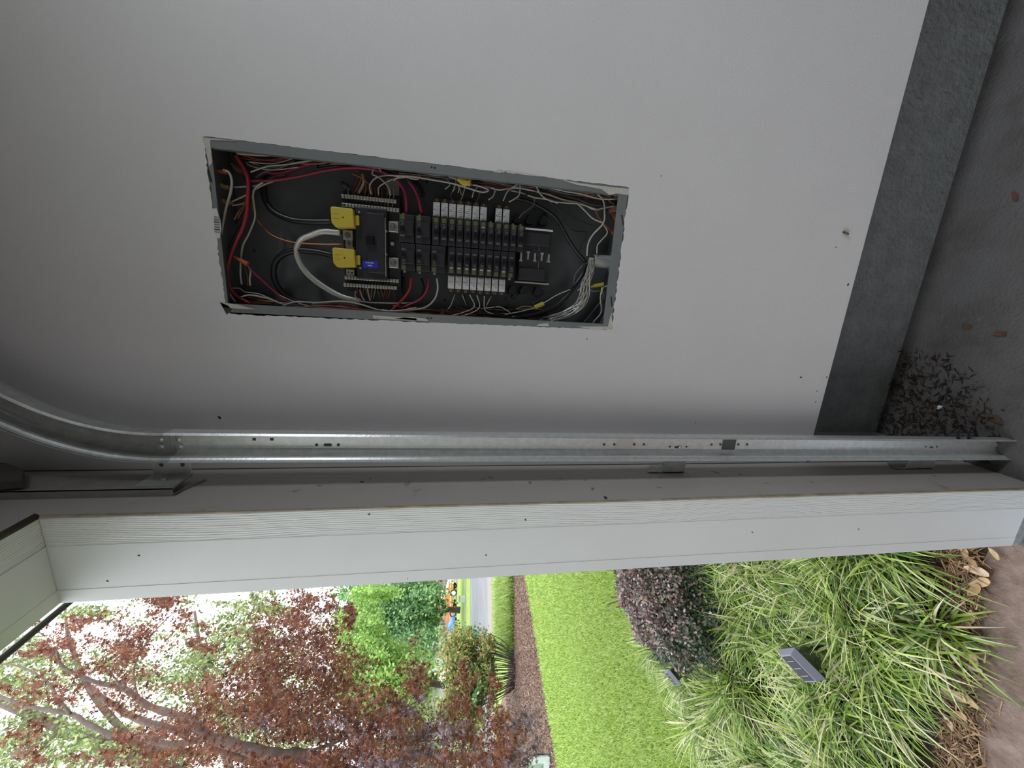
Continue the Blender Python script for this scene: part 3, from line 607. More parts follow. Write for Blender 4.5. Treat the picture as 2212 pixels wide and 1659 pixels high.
L_ = [
 (A, [(620, 370), (750, 385), (900, 340), (1080, 290), (1240, 285), (1400, 300), (1650, 330), (1750, 385), (1880, 400)], wcrim, .0042, 1.055),
 (A, [(510, 445), (700, 440), (900, 410), (1100, 365), (1300, 340), (1500, 355), (1650, 410), (1730, 500), (1755, 590), (1760, 700)], wcrim, .0034, 1.045),
 (A, [(1600, 320), (1720, 370), (1800, 470), (1850, 560), (1878, 700)], wcrim, .0036, 1.045),
 (A, [(1300, 300), (1450, 300), (1600, 320), (1750, 380), (1860, 480), (1900, 560)], wblack, .0045, 1.06),
 (A, [(1050, 330), (1250, 300), (1450, 310), (1650, 370), (1800, 400)], wblack, .004, 1.05),
 (A, [(400, 240), (460, 330), (500, 430), (500, 560), (490, 700), (455, 830), (400, 940), (360, 1050), (335, 1150), (345, 1260), (400, 1350), (520, 1425)], wred, .0036, 1.03),
 (A, [(385, 230), (470, 300), (515, 430), (515, 580), (470, 760), (400, 880), (345, 1020), (330, 1180)], wblack, .003, 1.045),
 (A, [(300, 355), (350, 380), (372, 450), (362, 540), (330, 640), (305, 760), (290, 850), (280, 950), (300, 1010)], wwhite, .0026, 1.022),
 (A, [(620, 455), (560, 500), (540, 560), (550, 650), (555, 740), (510, 860), (460, 960), (445, 1060), (440, 1180), (450, 1270)], wwhite, .0021, 1.04),
 (A, [(520, 375), (650, 330), (800, 315), (950, 290), (1100, 270), (1250, 262)], wwhite, .0018, 1.03),
 (A, [(410, 225), (600, 240), (800, 235), (1000, 250)], wwhite, .0026, 1.03),
 (A, [(390, 495), (480, 490), (560, 482), (620, 460)], wwhite, .002, 1.05),
 (A, [(370, 610), (470, 565), (560, 510), (640, 470), (760, 430)], wwhite, .0019, 1.05),
 (A, [(375, 640), (440, 630), (500, 610), (540, 560)], wwhite, .0018, 1.055),
 (A, [(560, 420), (640, 370), (760, 340), (900, 270), (1000, 240)], wgrey, .002, 1.05),
 (A, [(780, 1440), (880, 1410), (1050, 1415), (1250, 1405), (1400, 1430), (1550, 1475), (1700, 1480), (1843, 1455)], wwhite, .0022, 1.025),
 (A, [(440, 1370), (520, 1355), (650, 1380), (780, 1430)], wwhite, .002, 1.03),
 (A, [(740, 1350), (850, 1400), (1000, 1450)], wwhite, .0015, 1.04),
 (A, [(330, 1230), (350, 1330), (400, 1410)], wwhite, .0022, 1.03),
 (A, [(370, 1300), (430, 1300), (480, 1330), (600, 1350), (760, 1420)], wwhite, .0015, 1.04),
 (A, [(500, 1110), (560, 1190), (660, 1280), (760, 1370), (830, 1420)], wcrim, .0022, 1.035),
 (A, [(490, 1100), (520, 1160), (515, 1230), (520, 1280)], wwhite, .002, 1.04),
 (A, [(470, 1130), (495, 1200), (500, 1280)], cop, .0014, 1.05),
 (A, [(1355, 1320), (1360, 1370), (1430, 1410), (1700, 1420), (1843, 1410)], wwhite, .0018, 1.05),
 (A, [(1490, 340), (1540, 345), (1560, 370)], wwhite, .0015, 1.03),
 (A, [(1500, 345), (1490, 390), (1530, 410), (1580, 450), (1620, 500), (1635, 560)], wwhite, .0016, 1.03),
 (A, [(1480, 550), (1470, 480), (1520, 420), (1620, 400), (1750, 405), (1843, 420)], wwhite, .0017, 1.035),
 (A, [(1540, 560), (1540, 500), (1590, 460), (1680, 425), (1800, 415)], wwhite, .0016, 1.04),
 (A, [(1330, 390), (1400, 420), (1470, 480), (1490, 560)], worange, .0014, 1.045),
 (A, [(1350, 540), (1390, 460), (1400, 380)], worange, .0014, 1.05),
 (A, [(1380, 545), (1420, 460), (1410, 390)], wwhite, .0036, 1.055),
 (A, [(1430, 560), (1440, 480), (1420, 390)], worange, .0014, 1.05),
 (A, [(1360, 350), (1385, 390), (1360, 450), (1350, 530)], worange, .0012, 1.06),
 (A, [(1390, 1310), (1410, 1370), (1430, 1400)], wwhite, .0022, 1.05), (A, [(1450, 1300), (1460, 1350), (1475, 1400)], wwhite, .0022, 1.05),
 (A, [(1370, 1310), (1350, 1360), (1380, 1400)], wwhite, .0014, 1.055),
 (B, [(300, 1105), (290, 1200), (230, 1290), (100, 1350), (0, 1390), (-80, 1410)], wcrim, .0032, 1.045),
 (B, [(150, 1095), (140, 1200), (80, 1290), (0, 1370), (-60, 1420)], wred, .0034, 1.04),
 (B, [(92, 1100), (85, 1180), (90, 1260), (60, 1330)], wblack, .003, 1.06), (B, [(240, 1110), (260, 1200), (240, 1290)], wblack, .003, 1.06),
 (B, [(370, 1110), (378, 1200), (350, 1290), (270, 1360), (130, 1385), (0, 1395), (-100, 1380)], wwhite, .0024, 1.035),
 (B, [(0, 235), (150, 240), (300, 265), (500, 300), (650, 345), (760, 375), (810, 355), (720, 320), (680, 315)], wwhite, .0022, 1.03),
 (B, [(0, 275), (60, 240), (200, 265), (222, 205)], wwhite, .0018, 1.035),
 (B, [(30, 270), (85, 350), (110, 450), (112, 560)], wcrim, .0036, 1.045), (B, [(130, 280), (190, 370), (225, 470), (240, 560)], wcrim, .0042, 1.045),
 (B, [(100, 250), (180, 320), (240, 430), (280, 510)], wblack, .003, 1.04),
 (B, [(660, 315), (800, 330), (900, 355), (1000, 340), (1100, 345), (1300, 390), (1450, 440), (1600, 470), (1700, 520), (1800, 510), (1880, 490)], wwhite, .0019, 1.035),
 (B, [(1210, 310), (1260, 400), (1340, 450), (1450, 465), (1600, 480), (1750, 530)], wwhite, .0018, 1.03),
 (B, [(1290, 325), (1450, 365), (1600, 390), (1750, 430), (1890, 435)], wwhite, .0020, 1.03),
 (B, [(1450, 350), (1620, 385), (1750, 385), (1860, 420)], wwhite, .0018, 1.035),
 (B, [(1000, 360), (1100, 385), (1200, 420), (1330, 440), (1400, 470)], wwhite, .0018, 1.04),
 (B, [(1080, 290), (1070, 400), (985, 460)], wwhite, .0018, 1.03), (B, [(1080, 295), (980, 360), (935, 450)], wwhite, .0017, 1.03),
 (B, [(870, 350), (850, 410), (810, 440)], wwhite, .0017, 1.035), (B, [(730, 320), (690, 360), (670, 420)], wwhite, .0015, 1.035),
 (B, [(200, 210), (350, 210), (450, 260), (480, 310), (440, 350)], wwhite, .0015, 1.035), (B, [(480, 215), (530, 270), (520, 330), (505, 370)], wwhite, .0015, 1.035),
 (B, [(560, 320), (570, 360), (580, 400)], tanp, .0014, 1.035), (B, [(545, 310), (560, 340), (550, 380)], wwhite, .0013, 1.03),
 (B, [(300, 200), (400, 215), (520, 260), (600, 280)], wwhite, .0015, 1.03),
 (B, [(1560, 465), (1640, 540), (1700, 600), (1790, 640)], wwhite, .0019, 1.03),
 (B, [(1740, 390), (1790, 450), (1800, 540), (1790, 640), (1700, 740), (1660, 820), (1650, 920)], wwhite, .0022, 1.03),
 (B, [(1790, 650), (1825, 720), (1770, 790), (1740, 830), (1735, 900)], wwhite, .0016, 1.035),
 (B, [(1720, 530), (1750, 590), (1790, 635)], worange, .0018, 1.035), (B, [(1800, 650), (1850, 700), (1890, 760)], worange, .0014, 1.05),
 (B, [(1040, 430), (1140, 450), (1250, 500), (1370, 580), (1440, 680), (1500, 790), (1570, 890), (1640, 970)], wblack, .0048, 1.06),
 (B, [(1200, 520), (1340, 560), (1430, 660), (1500, 780)], wblack, .0022, 1.07),
 (B, [(1660, 1000), (1560, 1150), (1480, 1260), (1380, 1350), (1200, 1420), (1000, 1450)], wblack, .0068, 1.055),
 (B, [(1640, 990), (1600, 1100), (1500, 1200), (1340, 1270), (1180, 1330)], wblack, .003, 1.05),
 (B, [(1205, 420), (1190, 490), (1100, 560), (1070, 600)], wgrey, .0014, 1.04),
 (B, [(1280, 400), (1380, 500), (1500, 580), (1640, 640), (1700, 660)], wblack, .0014, 1.05),
 (B, [(1440, 600), (1500, 680), (1560, 710), (1640, 715), (1640, 760), (1600, 820), (1590, 880)], wblack, .0014, 1.06),
 (B, [(1000, 440), (1150, 395), (1280, 350)], wblack, .0018, 1.035),
 (B, [(1620, 990), (1550, 1080), (1540, 1160)], wgrey, .0016, 1.05),
 (B, [(1510, 1205), (1400, 1250), (1300, 1310), (1240, 1350), (1100, 1390), (950, 1420)], wwhite, .0014, 1.04),
 (B, [(1050, 1370), (1120, 1350), (1210, 1360)], tanp, .0013, 1.045),
 (B, [(1780, 1180), (1765, 1280), (1770, 1400), (1700, 1490)], wwhite, .0018, 1.04), (B, [(1840, 1170), (1790, 1190), (1775, 1250)], wwhite, .0018, 1.04),
 (B, [(1830, 1260), (1760, 1320), (1680, 1420), (1620, 1490)], wgrey, .0016, 1.05), (B, [(1640, 1160), (1720, 1180), (1790, 1150)], tanp, .003, 1.05),
 (B, [(1570, 1215), (1620, 1190), (1700, 1220), (1760, 1215)], wwhite, .0014, 1.05),
 (B, [(525, 1245), (490, 1340), (450, 1390)], wwhite, .0013, 1.045), (B, [(585, 1245), (620, 1340)], wwhite, .0013, 1.045),
 (B, [(650, 1250), (690, 1350), (600, 1400), (470, 1435)], wwhite, .0015, 1.035), (B, [(712, 1255), (735, 1350), (680, 1400), (560, 1440)], wwhite, .0015, 1.035),
 (B, [(775, 1262), (780, 1380), (860, 1420)], wwhite, .0015, 1.04), (B, [(895, 1265), (865, 1360), (900, 1430)], wblack, .002, 1.04),
 (B, [(780, 1365), (900, 1355), (960, 1380), (1000, 1410)], wwhite, .0014, 1.04), (B, [(955, 1270), (1000, 1360), (1060, 1385)], wblack, .0018, 1.05),
 (B, [(835, 1262), (800, 1330), (790, 1360)], wwhite, .0012, 1.045), (B, [(600, 1250), (640, 1340), (760, 1400)], wblack, .0018, 1.05),
]
for cv, pts, m, r, y in L_: wire([cv(*p) for p in pts], m, r, y)
# looser wires running along the two long sides of the box
def bundle(base, n_, spread, mats, y0, y1, conv, seed):
    r_ = random.Random(seed)
    for k in range(n_):
        i0 = r_.randint(0, max(0, len(base)//2-1)); i1 = r_.randint(i0+2, len(base)-1) if i0+2 <= len(base)-1 else len(base)-1
        off = r_.uniform(-1, 1)*spread; pts = [(x+r_.uniform(-20, 20), y+off+r_.uniform(-.45, .45)*spread) for x, y in base[i0:i1+1]]
        wire([conv(*p) for p in pts], r_.choice(mats), r_.uniform(.0011, .0021), r_.uniform(y0, y1))
bundle([(420, 240), (600, 260), (800, 262), (1000, 270), (1250, 280), (1500, 300), (1750, 345), (1950, 385)], 20, 42, [wblack, worange, wwhite, wblack, wred, wgrey, cop], 1.035, 1.08, A, 1)
bundle([(30, 190), (250, 210), (500, 235), (750, 270), (1000, 300), (1250, 340), (1500, 375), (1750, 420), (1880, 450)], 26, 40, [wblack, worange, wwhite, wblack, wred, wgrey], 1.03, 1.08, B, 2)
bundle([(350, 1310), (500, 1390), (700, 1420), (900, 1440), (1150, 1445), (1400, 1470), (1700, 1490), (1900, 1510)], 14, 26, [wblack, worange, wblack, wwhite, wred], 1.035, 1.08, A, 3)
bundle([(0, 1370), (200, 1390), (400, 1400), (600, 1415), (800, 1430), (1000, 1440), (1300, 1470)], 14, 24, [wblack, worange, wblack, wwhite, wred], 1.035, 1.08, B, 4)
bundle([(380, 300), (470, 380), (500, 470), (480, 600), (400, 750)], 12, 40, [wblack, worange, cop, wwhite], 1.05, 1.085, A, 5)
bundle([(1860, 430), (1840, 520), (1880, 600), (1880, 720)], 7, 22, [wblack, worange, tanp, wwhite], 1.04, 1.08, B, 6)
bundle([(1840, 1180), (1790, 1300), (1800, 1400), (1750, 1480)], 6, 26, [wblack, wgrey, tanp, wwhite], 1.05, 1.08, B, 8)
bundle([(420, 215), (520, 300), (700, 330), (900, 290), (1100, 270)], 10, 34, [wblack, worange, wwhite, wblack, cop], 1.03, 1.07, A, 9)
bundle([(1150, 330), (1300, 370), (1500, 420), (1700, 470), (1860, 500)], 14, 40, [wblack, worange, wwhite, wblack, wgrey, wblack], 1.035, 1.08, B, 10)
bundle([(520, 1340), (700, 1380), (900, 1400), (1100, 1400), (1300, 1400)], 8, 30, [wblack, wgrey, wblack, wwhite], 1.05, 1.085, B, 12)
bundle([(330, 700), (370, 900), (345, 1100), (360, 1300)], 6, 20, [wblack, wblack, wgrey], 1.06, 1.085, A, 13)
for k in range(13):                                           # copper ends dropping into the terminal bars
    x = 1300+k*29; WA([(x, 500-k*.5), (x+random.uniform(-20, 20), 540), (x+random.uniform(-6, 6), 590+k*5)], random.choice([worange, cop, wwhite, cop]), .0011, 1.06, 1.048)
    x = 1370+k*24; WA([(x, 1262), (x+random.uniform(-5, 5), 1310), (x+random.uniform(-25, 25), 1380)], random.choice([worange, cop, wwhite, cop]), .0011, 1.045, 1.06)
for i in range(7):
    x = 365+i*68; WB([(x, 430+i*8), (x+random.uniform(-25, 25), 380+i*6), (x+40, 320+i*6)], random.choice([wblack, wgrey, wwhite]), .0013, 1.05, 1.045)
# cable clamps and wire connectors
def nut(p0, p1, r0, r1, m, name='wire_nut'):
    g = MB(); g.cyl(p0, p1, r0, 12, r1); return g.build(name, m, pn, smooth=False)
orn = mat('orange_wire_nut', (.45, .10, .02), .5)
nut(onY(*A(500, 1110), 1.03), onY(*A(385, 1045), 1.03), .0065, .0022, orn)
nut(onY(*A(240, 362), 1.03), onY(*A(335, 372), 1.03), .003, .0062, orn)
for (x, y) in ((278, 490), (290, 610)):
    c = onY(*A(x, y), 1.05); g = MB(); g.box(c, (.010, .03, .026)); g.box(c+np.array([0, 0, -.012]), (.007, .02, .02)); g.build('cable_clamp', tanp, pn, bevel=.002)
nut(onY(*B(1205, 1360), 1.035), onY(*B(1280, 1325), 1.035), .0062, .0062, mat('yellow_connector', (.45, .36, .04), .5), 'wire_connector')
nut(onY(*B(1680, 1180), 1.04), onY(*B(1790, 1160), 1.04), .004, .005, mat('yellow_connector', (.45, .36, .04), .5), 'wire_connector')
for dx, dy, r in ((0, 0, .008), (-28, -6, .006), (24, -8, .0065), (30, 16, .005), (-8, 14, .006)):
    c = onY(*B(605+dx, 285+dy), 1.028); nut(c+np.array([.003, 0, r*1.3]), c+np.array([-.003, -.003, -r*1.2]), r*.8, r, mat('yellow_tag', (.62, .50, .10), .5), 'yellow_connector')
c = onY(*B(1870, 520), 1.06); g = MB(); g.box(c, (.016, .02, .02)); g.box(c+np.array([.03, 0, -.002]), (.014, .02, .014)); g.build('cable_clamp', mat('copper_tan', (.34, .20, .11), .5), pn, bevel=.002)
c = onY(*A(1655, 505), 1.07); g = MB(); g.box(c, (.045, .002, .030)); g.build('paper_label', mat('dim_label', (.22, .22, .21), .6), pn)

# ------------------------------------------------------------------ debris in the dark corner of the floor
leafbrown = mat('dry_leaf', (.30, .19, .09), .8, island=[(0, (.22, .12, .06)), (.5, (.36, .24, .12)), (1, (.46, .33, .18))])
def leaf_obj(c, L, Wd, ang, curl, m, name, label, cat, group, tilt=0.):
    n1, V, Fs = 7, [], []
    for i in range(n1+1):
        t = i/n1; w_ = Wd*math.sin(math.pi*min(.98, t*.9+.08))**.7
        for s_ in (-1, 0, 1): V.append(((t-.5)*L, s_*w_/2, .004+curl*(2*t-1)**2*L+abs(s_)*curl*.3*Wd))
    for i in range(n1):
        for j in range(2): Fs.append((i*3+j, i*3+j+1, i*3+j+4, i*3+j+3))
    Rm = np.array(Matrix.Rotation(ang, 3, 'Z') @ Matrix.Rotation(tilt, 3, 'Y')); g = MB(); g.add([np.array(c)+Rm @ np.array(v) for v in V], Fs)
    o = g.build(name, m, org=c, solid=.0008); return tag(o, label, cat, group)
for (x, y, L, a, lbl) in ((2060, 892, .03, .3, 'small rust brown leaf scrap beside the shiny foil'), (2150, 905, .05, 1.3, 'largest rust brown leaf scrap close to the track foot'), (2163, 722, .035, 1.7, 'rust brown leaf scrap beside the stem scrap'), (2092, 706, .03, 1.5, 'dark thin stem scrap halfway along the foundation wall'), (1995, 890, .025, 2, 'small leaf scrap in the dark corner nearest the foundation'), (2195, 425, .035, .6, 'reddish leaf scrap farthest inside the garage')):
    leaf_obj(onZ(x, y, .0)+np.array([0, 0, .001]), L, L*.4, a, .08, mat('rust_leaf', (.13, .06, .03), .8), 'leaf_scrap', lbl+' on the dark garage floor', 'leaf', 'leaf scraps on the garage floor')
p = onZ(2028, 878, .012); g = MB()
for k in range(5): g.box(p+np.array([random.uniform(-.006, .006), random.uniform(-.004, .004), random.uniform(-.004, .004)]), (.010, .007, .004), np.array(Matrix.Rotation(k, 3, 'Z') @ Matrix.Rotation(k*.7, 3, 'X')))
tag(g.build('foil_scrap', mat('shiny_foil', (.9, .95, .97), .25, .2), org=p), 'small shiny scrap of foil in the dark floor corner', 'foil')

# ------------------------------------------------------------------ outside: ground
grassm = mat('lawn_soil', (.13, .20, .045), .9, ramp=[(.3, (.15, .25, .04)), (.5, (.24, .36, .06)), (.7, (.32, .45, .10))], vscale=1.6, bump=.5, bscale=60, detail=10)
asph = mat('asphalt', (.20, .205, .225), .85, var=.12, vscale=.6, bump=.2, bscale=30, stretch=(1, 1, 1))
sidew = mat('sidewalk_concrete', (.27, .235, .22), .85, var=.08, vscale=2)
brownc = mat('aggregate_concrete', (.27, .215, .185), .85, bump=.8, bscale=90, ramp=[(.28, (.135, .088, .072)), (.5, (.20, .145, .12)), (.72, (.28, .22, .195))], vscale=18, detail=8)
mulchm = mat('mulch_ground', (.15, .09, .065), .95, ramp=[(.3, (.07, .04, .03)), (.5, (.17, .11, .08)), (.72, (.34, .25, .19))], vscale=26, bump=.8, bscale=30, detail=6)
soil = mat('bed_soil', (.045, .032, .022), .95, var=.4, vscale=15, bump=.6, bscale=40)
def gpoly(name, pts, z, m, label, th=.06):
    g = MB(); P = [(p[0], p[1], z) for p in pts]; g.prism(P, (0, 0, -th)); o = g.build(name, m); struct(o, label); return o
gp = lambda x, y: tuple(onZ(x, y, 0)[:2])
g = MB(); g.rng(-170, -.72, -60, 170, -.25, -.03); struct(g.build('ground_lawn', grassm), 'green lawn ground in front of the garage')
gpoly('ground_driveway', [(-.69, -6), (-.69, .86), (-.80, .86), (-1.1, .82), (-1.45, .70), (-2.4, .35), (-4.2, -.5), (-9, -4), (-9, -6)], -.006, brownc, 'brown aggregate concrete walk outside the opening')
gpoly('ground_bed', [(-.69, .84), (-.69, 4.5), (-2.6, 4.4), (-3.05, 2.9), (-2.9, 2.1), (-3.3, 1.5), (-4.4, .2), (-4.2, -.5), (-2.4, .35), (-1.45, .70), (-1.1, .82), (-.80, .86)], -.015, soil, 'dark soil bed under the border grass')
mul = [gp(1134, 1150), gp(1132, 1240), gp(1150, 1340), gp(1175, 1500), gp(1196, 1620), gp(1215, 1740), gp(1260, 2000), gp(1150, 2100), gp(1090, 1900), gp(1072, 1700), gp(1075, 1540), gp(1096, 1470), gp(1100, 1380), gp(1106, 1330), gp(1107, 1240), gp(1108, 1150)]
gpoly('ground_mulch', mul, -.012, mulchm, 'brown wood mulch bed across the lawn')
def strip(name, xa, xb, z, m, label, ya=900, yb=2300, xa2=None, xb2=None):
    xa2 = xa if xa2 is None else xa2; xb2 = xb if xb2 is None else xb2
    gpoly(name, [gp(xa, ya), gp(xa2, yb), gp(xb2, yb), gp(xb, ya)], z, m, label, .04)
strip('ground_street', 1018, 1048, -.020, asph, 'grey asphalt street beyond the lawn', 1000, 1900, 1016, 1064)
strip('ground_sidewalk', 1047, 1058, -.018, sidew, 'pale near sidewalk along the street', 1000, 1900, 1063, 1072)
strip('ground_sidewalk', 1004.5, 1006.5, -.018, sidew, 'thin far sidewalk across the street', 1000, 1900, 1003, 1005)
strip('ground_curb', 1014.5, 1016.5, -.016, sidew, 'thin pale curb at the far side of the street', 1000, 1900, 1013, 1015)
gpoly('ground_parking', [gp(983, 1100), gp(989, 1256), gp(983, 1262), gp(979, 1420), gp(973, 1420), gp(970, 1100)], -.018, sidew, 'pale driveway under the parked vehicles')

# ------------------------------------------------------------------ blades and leaves
def blades(base, dirs, L, Wd, droop, seg, up):
    """arched grass blades: base (n,3), dirs (n,2) heading, L,Wd,(n,) droop (n,) -> V,F (tris strips as quads)"""
    n = len(base); V = np.zeros((n, seg+1, 2, 3)); side = np.stack([-dirs[:, 1], dirs[:, 0], np.zeros(n)], 1)
    for i in range(seg+1):
        t = i/seg; ang = up+droop*t; ang2 = up+droop*t*.5
        hx = np.sin(ang2)*L*t; hz = np.cos(ang2)*L*t
        c = base+np.stack([dirs[:, 0]*hx, dirs[:, 1]*hx, hz], 1); w_ = (Wd*(1-t**2.2)*.5+.0003)[:, None]
        V[:, i, 0] = c-side*w_; V[:, i, 1] = c+side*w_
    idx = np.arange(n)[:, None]*(seg+1)*2; Fl = []
    for i in range(seg): Fl.append(idx+np.array([[2*i, 2*i+1, 2*i+3, 2*i+2]]))
    return V.reshape(-1, 3), np.stack(Fl, 1).reshape(-1, 4)
def inpoly(P, poly):
    x, y = P[:, 0], P[:, 1]; r = np.zeros(len(P), bool); j = len(poly)-1
    for i in range(len(poly)):
        xi, yi = poly[i]; xj, yj = poly[j]
        r ^= ((yi > y) != (yj > y)) & (x < (xj-xi)*(y-yi)/(yj-yi+1e-12)+xi); j = i
    return r
def polar(n, r0, r1, a0, a1, pw=1.):
    """points around the house corner, thinning with distance"""
    r = r0*(r1/r0)**(rng.random(n)**pw); a = np.radians(rng.uniform(a0, a1, n))
    return np.stack([-r*np.sin(a), r*np.cos(a)], 1)
bedpoly = [(-.72, .87), (-.72, 4.4), (-2.6, 4.4), (-3.05, 2.9), (-2.75, 2.1), (-3.1, 1.6), (-4.0, .45), (-3.9, -.1), (-2.4, .5), (-1.45, .84), (-1.1, .90), (-.80, .93)]
lawnm = mat('lawn_blades', (.2, .4, .05), .6, island=[(0, (.20, .33, .05)), (.35, (.34, .49, .09)), (.7, (.46, .60, .15)), (.93, (.56, .66, .24)), (1, (.66, .68, .42))], trans=.3)
P = polar(210000, 2.2, 11, 38, 72); keep = ~inpoly(P, bedpoly) & ~inpoly(P, [tuple(q) for q in mul]); P = P[keep]
dist = np.hypot(P[:, 0], P[:, 1]); n = len(P); a = rng.uniform(0, 2*math.pi, n)
V, Fq = blades(np.c_[P, np.full(n, -.03)], np.c_[np.cos(a), np.sin(a)], rng.uniform(.035, .075, n), .0022+.0011*dist, rng.uniform(.2, 1.5, n), 2, rng.uniform(.05, .6, n))
tag(fastmesh('lawn_grass', V, Fq, 4, lawnm, kind='stuff'), 'bright green mown lawn grass between the beds', 'grass')

BC = at(1512, 1262, 3.0)
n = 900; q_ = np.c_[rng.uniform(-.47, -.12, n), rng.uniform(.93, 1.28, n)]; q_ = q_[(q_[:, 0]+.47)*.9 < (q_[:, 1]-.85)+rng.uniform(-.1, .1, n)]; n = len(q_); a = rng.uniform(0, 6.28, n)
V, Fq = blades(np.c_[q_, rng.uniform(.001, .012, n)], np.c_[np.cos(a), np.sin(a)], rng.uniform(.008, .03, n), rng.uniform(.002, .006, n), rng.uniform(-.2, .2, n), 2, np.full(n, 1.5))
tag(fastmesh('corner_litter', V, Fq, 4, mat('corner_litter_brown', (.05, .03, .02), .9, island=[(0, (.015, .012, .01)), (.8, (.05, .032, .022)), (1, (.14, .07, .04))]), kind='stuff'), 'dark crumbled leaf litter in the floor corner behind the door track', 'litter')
# border grass: arching clumps of long blades
bladem = mat('border_blades', (.2, .4, .05), .5, island=[(0, (.035, .09, .018)), (.25, (.13, .24, .035)), (.52, (.30, .44, .06)), (.68, (.44, .56, .13)), (.82, (.60, .64, .38)), (1, (.70, .60, .42))], trans=.12)
cl = []
while len(cl) < 205:
    x, y = random.uniform(-4.0, -.92), random.uniform(-.1, 2.6)
    if inpoly(np.array([[x, y]]), bedpoly)[0] and math.hypot(x-BC[0], y-BC[1]) > .52 and (x > -3.0 or random.random() < .7) and (y > .90 or x < -1.5): cl.append((x, y))
Bs, Ds, Ls, Ws, Dr, Up = [], [], [], [], [], []
for (x, y) in cl:
    k = 150; a = rng.uniform(0, 2*math.pi, k); rr = rng.random(k)*.07
    sc = .86 if x > -3 else .6
    if y < 1.05 and x > -1.8: sc = .66
    Bs.append(np.c_[x+np.cos(a)*rr, y+np.sin(a)*rr, np.full(k, -.015)]); a2 = a+rng.normal(0, .5, k)
    Ds.append(np.c_[np.cos(a2), np.sin(a2)]); Ls.append(rng.uniform(.18, .42, k)*sc); Ws.append(rng.uniform(.006, .0135, k))
    Dr.append(rng.uniform(.4, 2.6, k)); Up.append(rng.uniform(.02, .6, k))
V, Fq = blades(np.concatenate(Bs), np.concatenate(Ds), np.concatenate(Ls), np.concatenate(Ws), np.concatenate(Dr), 6, np.concatenate(Up))
tag(fastmesh('border_grass', V, Fq, 4, bladem, kind='stuff'), 'long arching green and straw coloured border grass beside the concrete walk', 'grass')
# roadside bank of long grass beyond the mulch
pts = np.array([[*gp(x, y)] for x, y in zip(rng.uniform(1076, 1110, 9000), rng.uniform(1180, 1420, 9000))]); n = len(pts); a = rng.uniform(0, 6.28, n)
V, Fq = blades(np.c_[pts, np.full(n, -.02)], np.c_[np.cos(a), np.sin(a)], rng.uniform(.15, .42, n), np.full(n, .016), rng.uniform(.3, 2.2, n), 4, rng.uniform(.02, .5, n))
tag(fastmesh('bank_grass', V, Fq, 4, mat('bank_blades', (.2, .4, .05), .5, island=[(0, (.13, .24, .04)), (.5, (.30, .43, .08)), (1, (.48, .58, .18))], trans=.3), kind='stuff'), 'clumps of long bright grass between mulch and street', 'grass')

# leaf scattering
def leafmesh(C, size, shape, down=0., facing=None):
    """C (n,3) centres; shape (k,2) outline polygon; random orientation"""
    n = len(C); k = len(shape); u = rng.normal(size=(n, 3)); u[:, 2] -= down; u /= np.linalg.norm(u, axis=1)[:, None]
    v = rng.normal(size=(n, 3)); v -= (v*u).sum(1)[:, None]*u; v /= np.linalg.norm(v, axis=1)[:, None]
    S_ = np.asarray(size)[:, None]; V = np.zeros((n, k, 3))
    for i, (p, q_) in enumerate(shape): V[:, i] = C+u*(p*S_)+v*(q_*S_)
    return V.reshape(-1, 3), np.arange(n*k).reshape(n, k)
star = []
for k in range(5):
    a = math.radians(-100+50*k); star += [(math.cos(a)*(.62 if k in (0, 4) else 1.), math.sin(a)*(.62 if k in (0, 4) else 1.))]
    a2 = math.radians(-75+50*k)
    if k < 4: star += [(math.cos(a2)*.22, math.sin(a2)*.22)]
star += [(-.15, 0)]
star = [(p-.3, q_) for p, q_ in star]
oval = [(-.5, 0), (-.15, .28), (.25, .26), (.55, 0), (.25, -.26), (-.15, -.28)]
def tribes(n_, centers, jit): pass

# barberry shrub
bc = onZ(1540, 1300, .0); bc = np.append(at(1512, 1262, 3.0)[:2], 0.)
bb = thing('barberry_shrub', 'rounded barberry shrub with purple pink and dark green small leaves', 'shrub', bc)
n = 30000; d = rng.normal(size=(n, 3)); d /= np.linalg.norm(d, axis=1)[:, None]; d[:, 2] = np.abs(d[:, 2])*1.0-.25
rad = rng.uniform(.55, 1.0, n)**.6*(1+.12*np.sin(d[:, 0]*9)*np.sin(d[:, 1]*8+d[:, 2]*7)); C = bc+np.array([0, 0, .22])+d*rad[:, None]*np.array([.50, .54, .44])
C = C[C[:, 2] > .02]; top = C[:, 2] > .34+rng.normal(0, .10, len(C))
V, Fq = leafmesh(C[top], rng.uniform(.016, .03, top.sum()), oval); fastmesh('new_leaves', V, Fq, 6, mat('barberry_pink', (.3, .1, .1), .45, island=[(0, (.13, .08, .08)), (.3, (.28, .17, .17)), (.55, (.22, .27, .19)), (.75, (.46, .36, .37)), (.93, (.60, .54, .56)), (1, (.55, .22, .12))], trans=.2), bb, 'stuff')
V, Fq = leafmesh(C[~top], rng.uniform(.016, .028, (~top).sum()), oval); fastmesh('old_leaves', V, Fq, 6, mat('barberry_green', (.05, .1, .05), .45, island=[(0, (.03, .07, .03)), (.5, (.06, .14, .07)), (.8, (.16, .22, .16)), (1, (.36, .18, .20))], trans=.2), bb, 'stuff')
for k in range(14):
    a = random.uniform(0, 6.28); e = bc+np.array([math.cos(a)*.4, math.sin(a)*.4, random.uniform(.3, .55)])
    g = MB(); g.tube(smooth_path([bc, bc+(e-bc)*np.array([.5, .5, .7]), e], 4), .006, 5); g.build('stem', mat('shrub_bark', (.10, .06, .04), .8), bb)

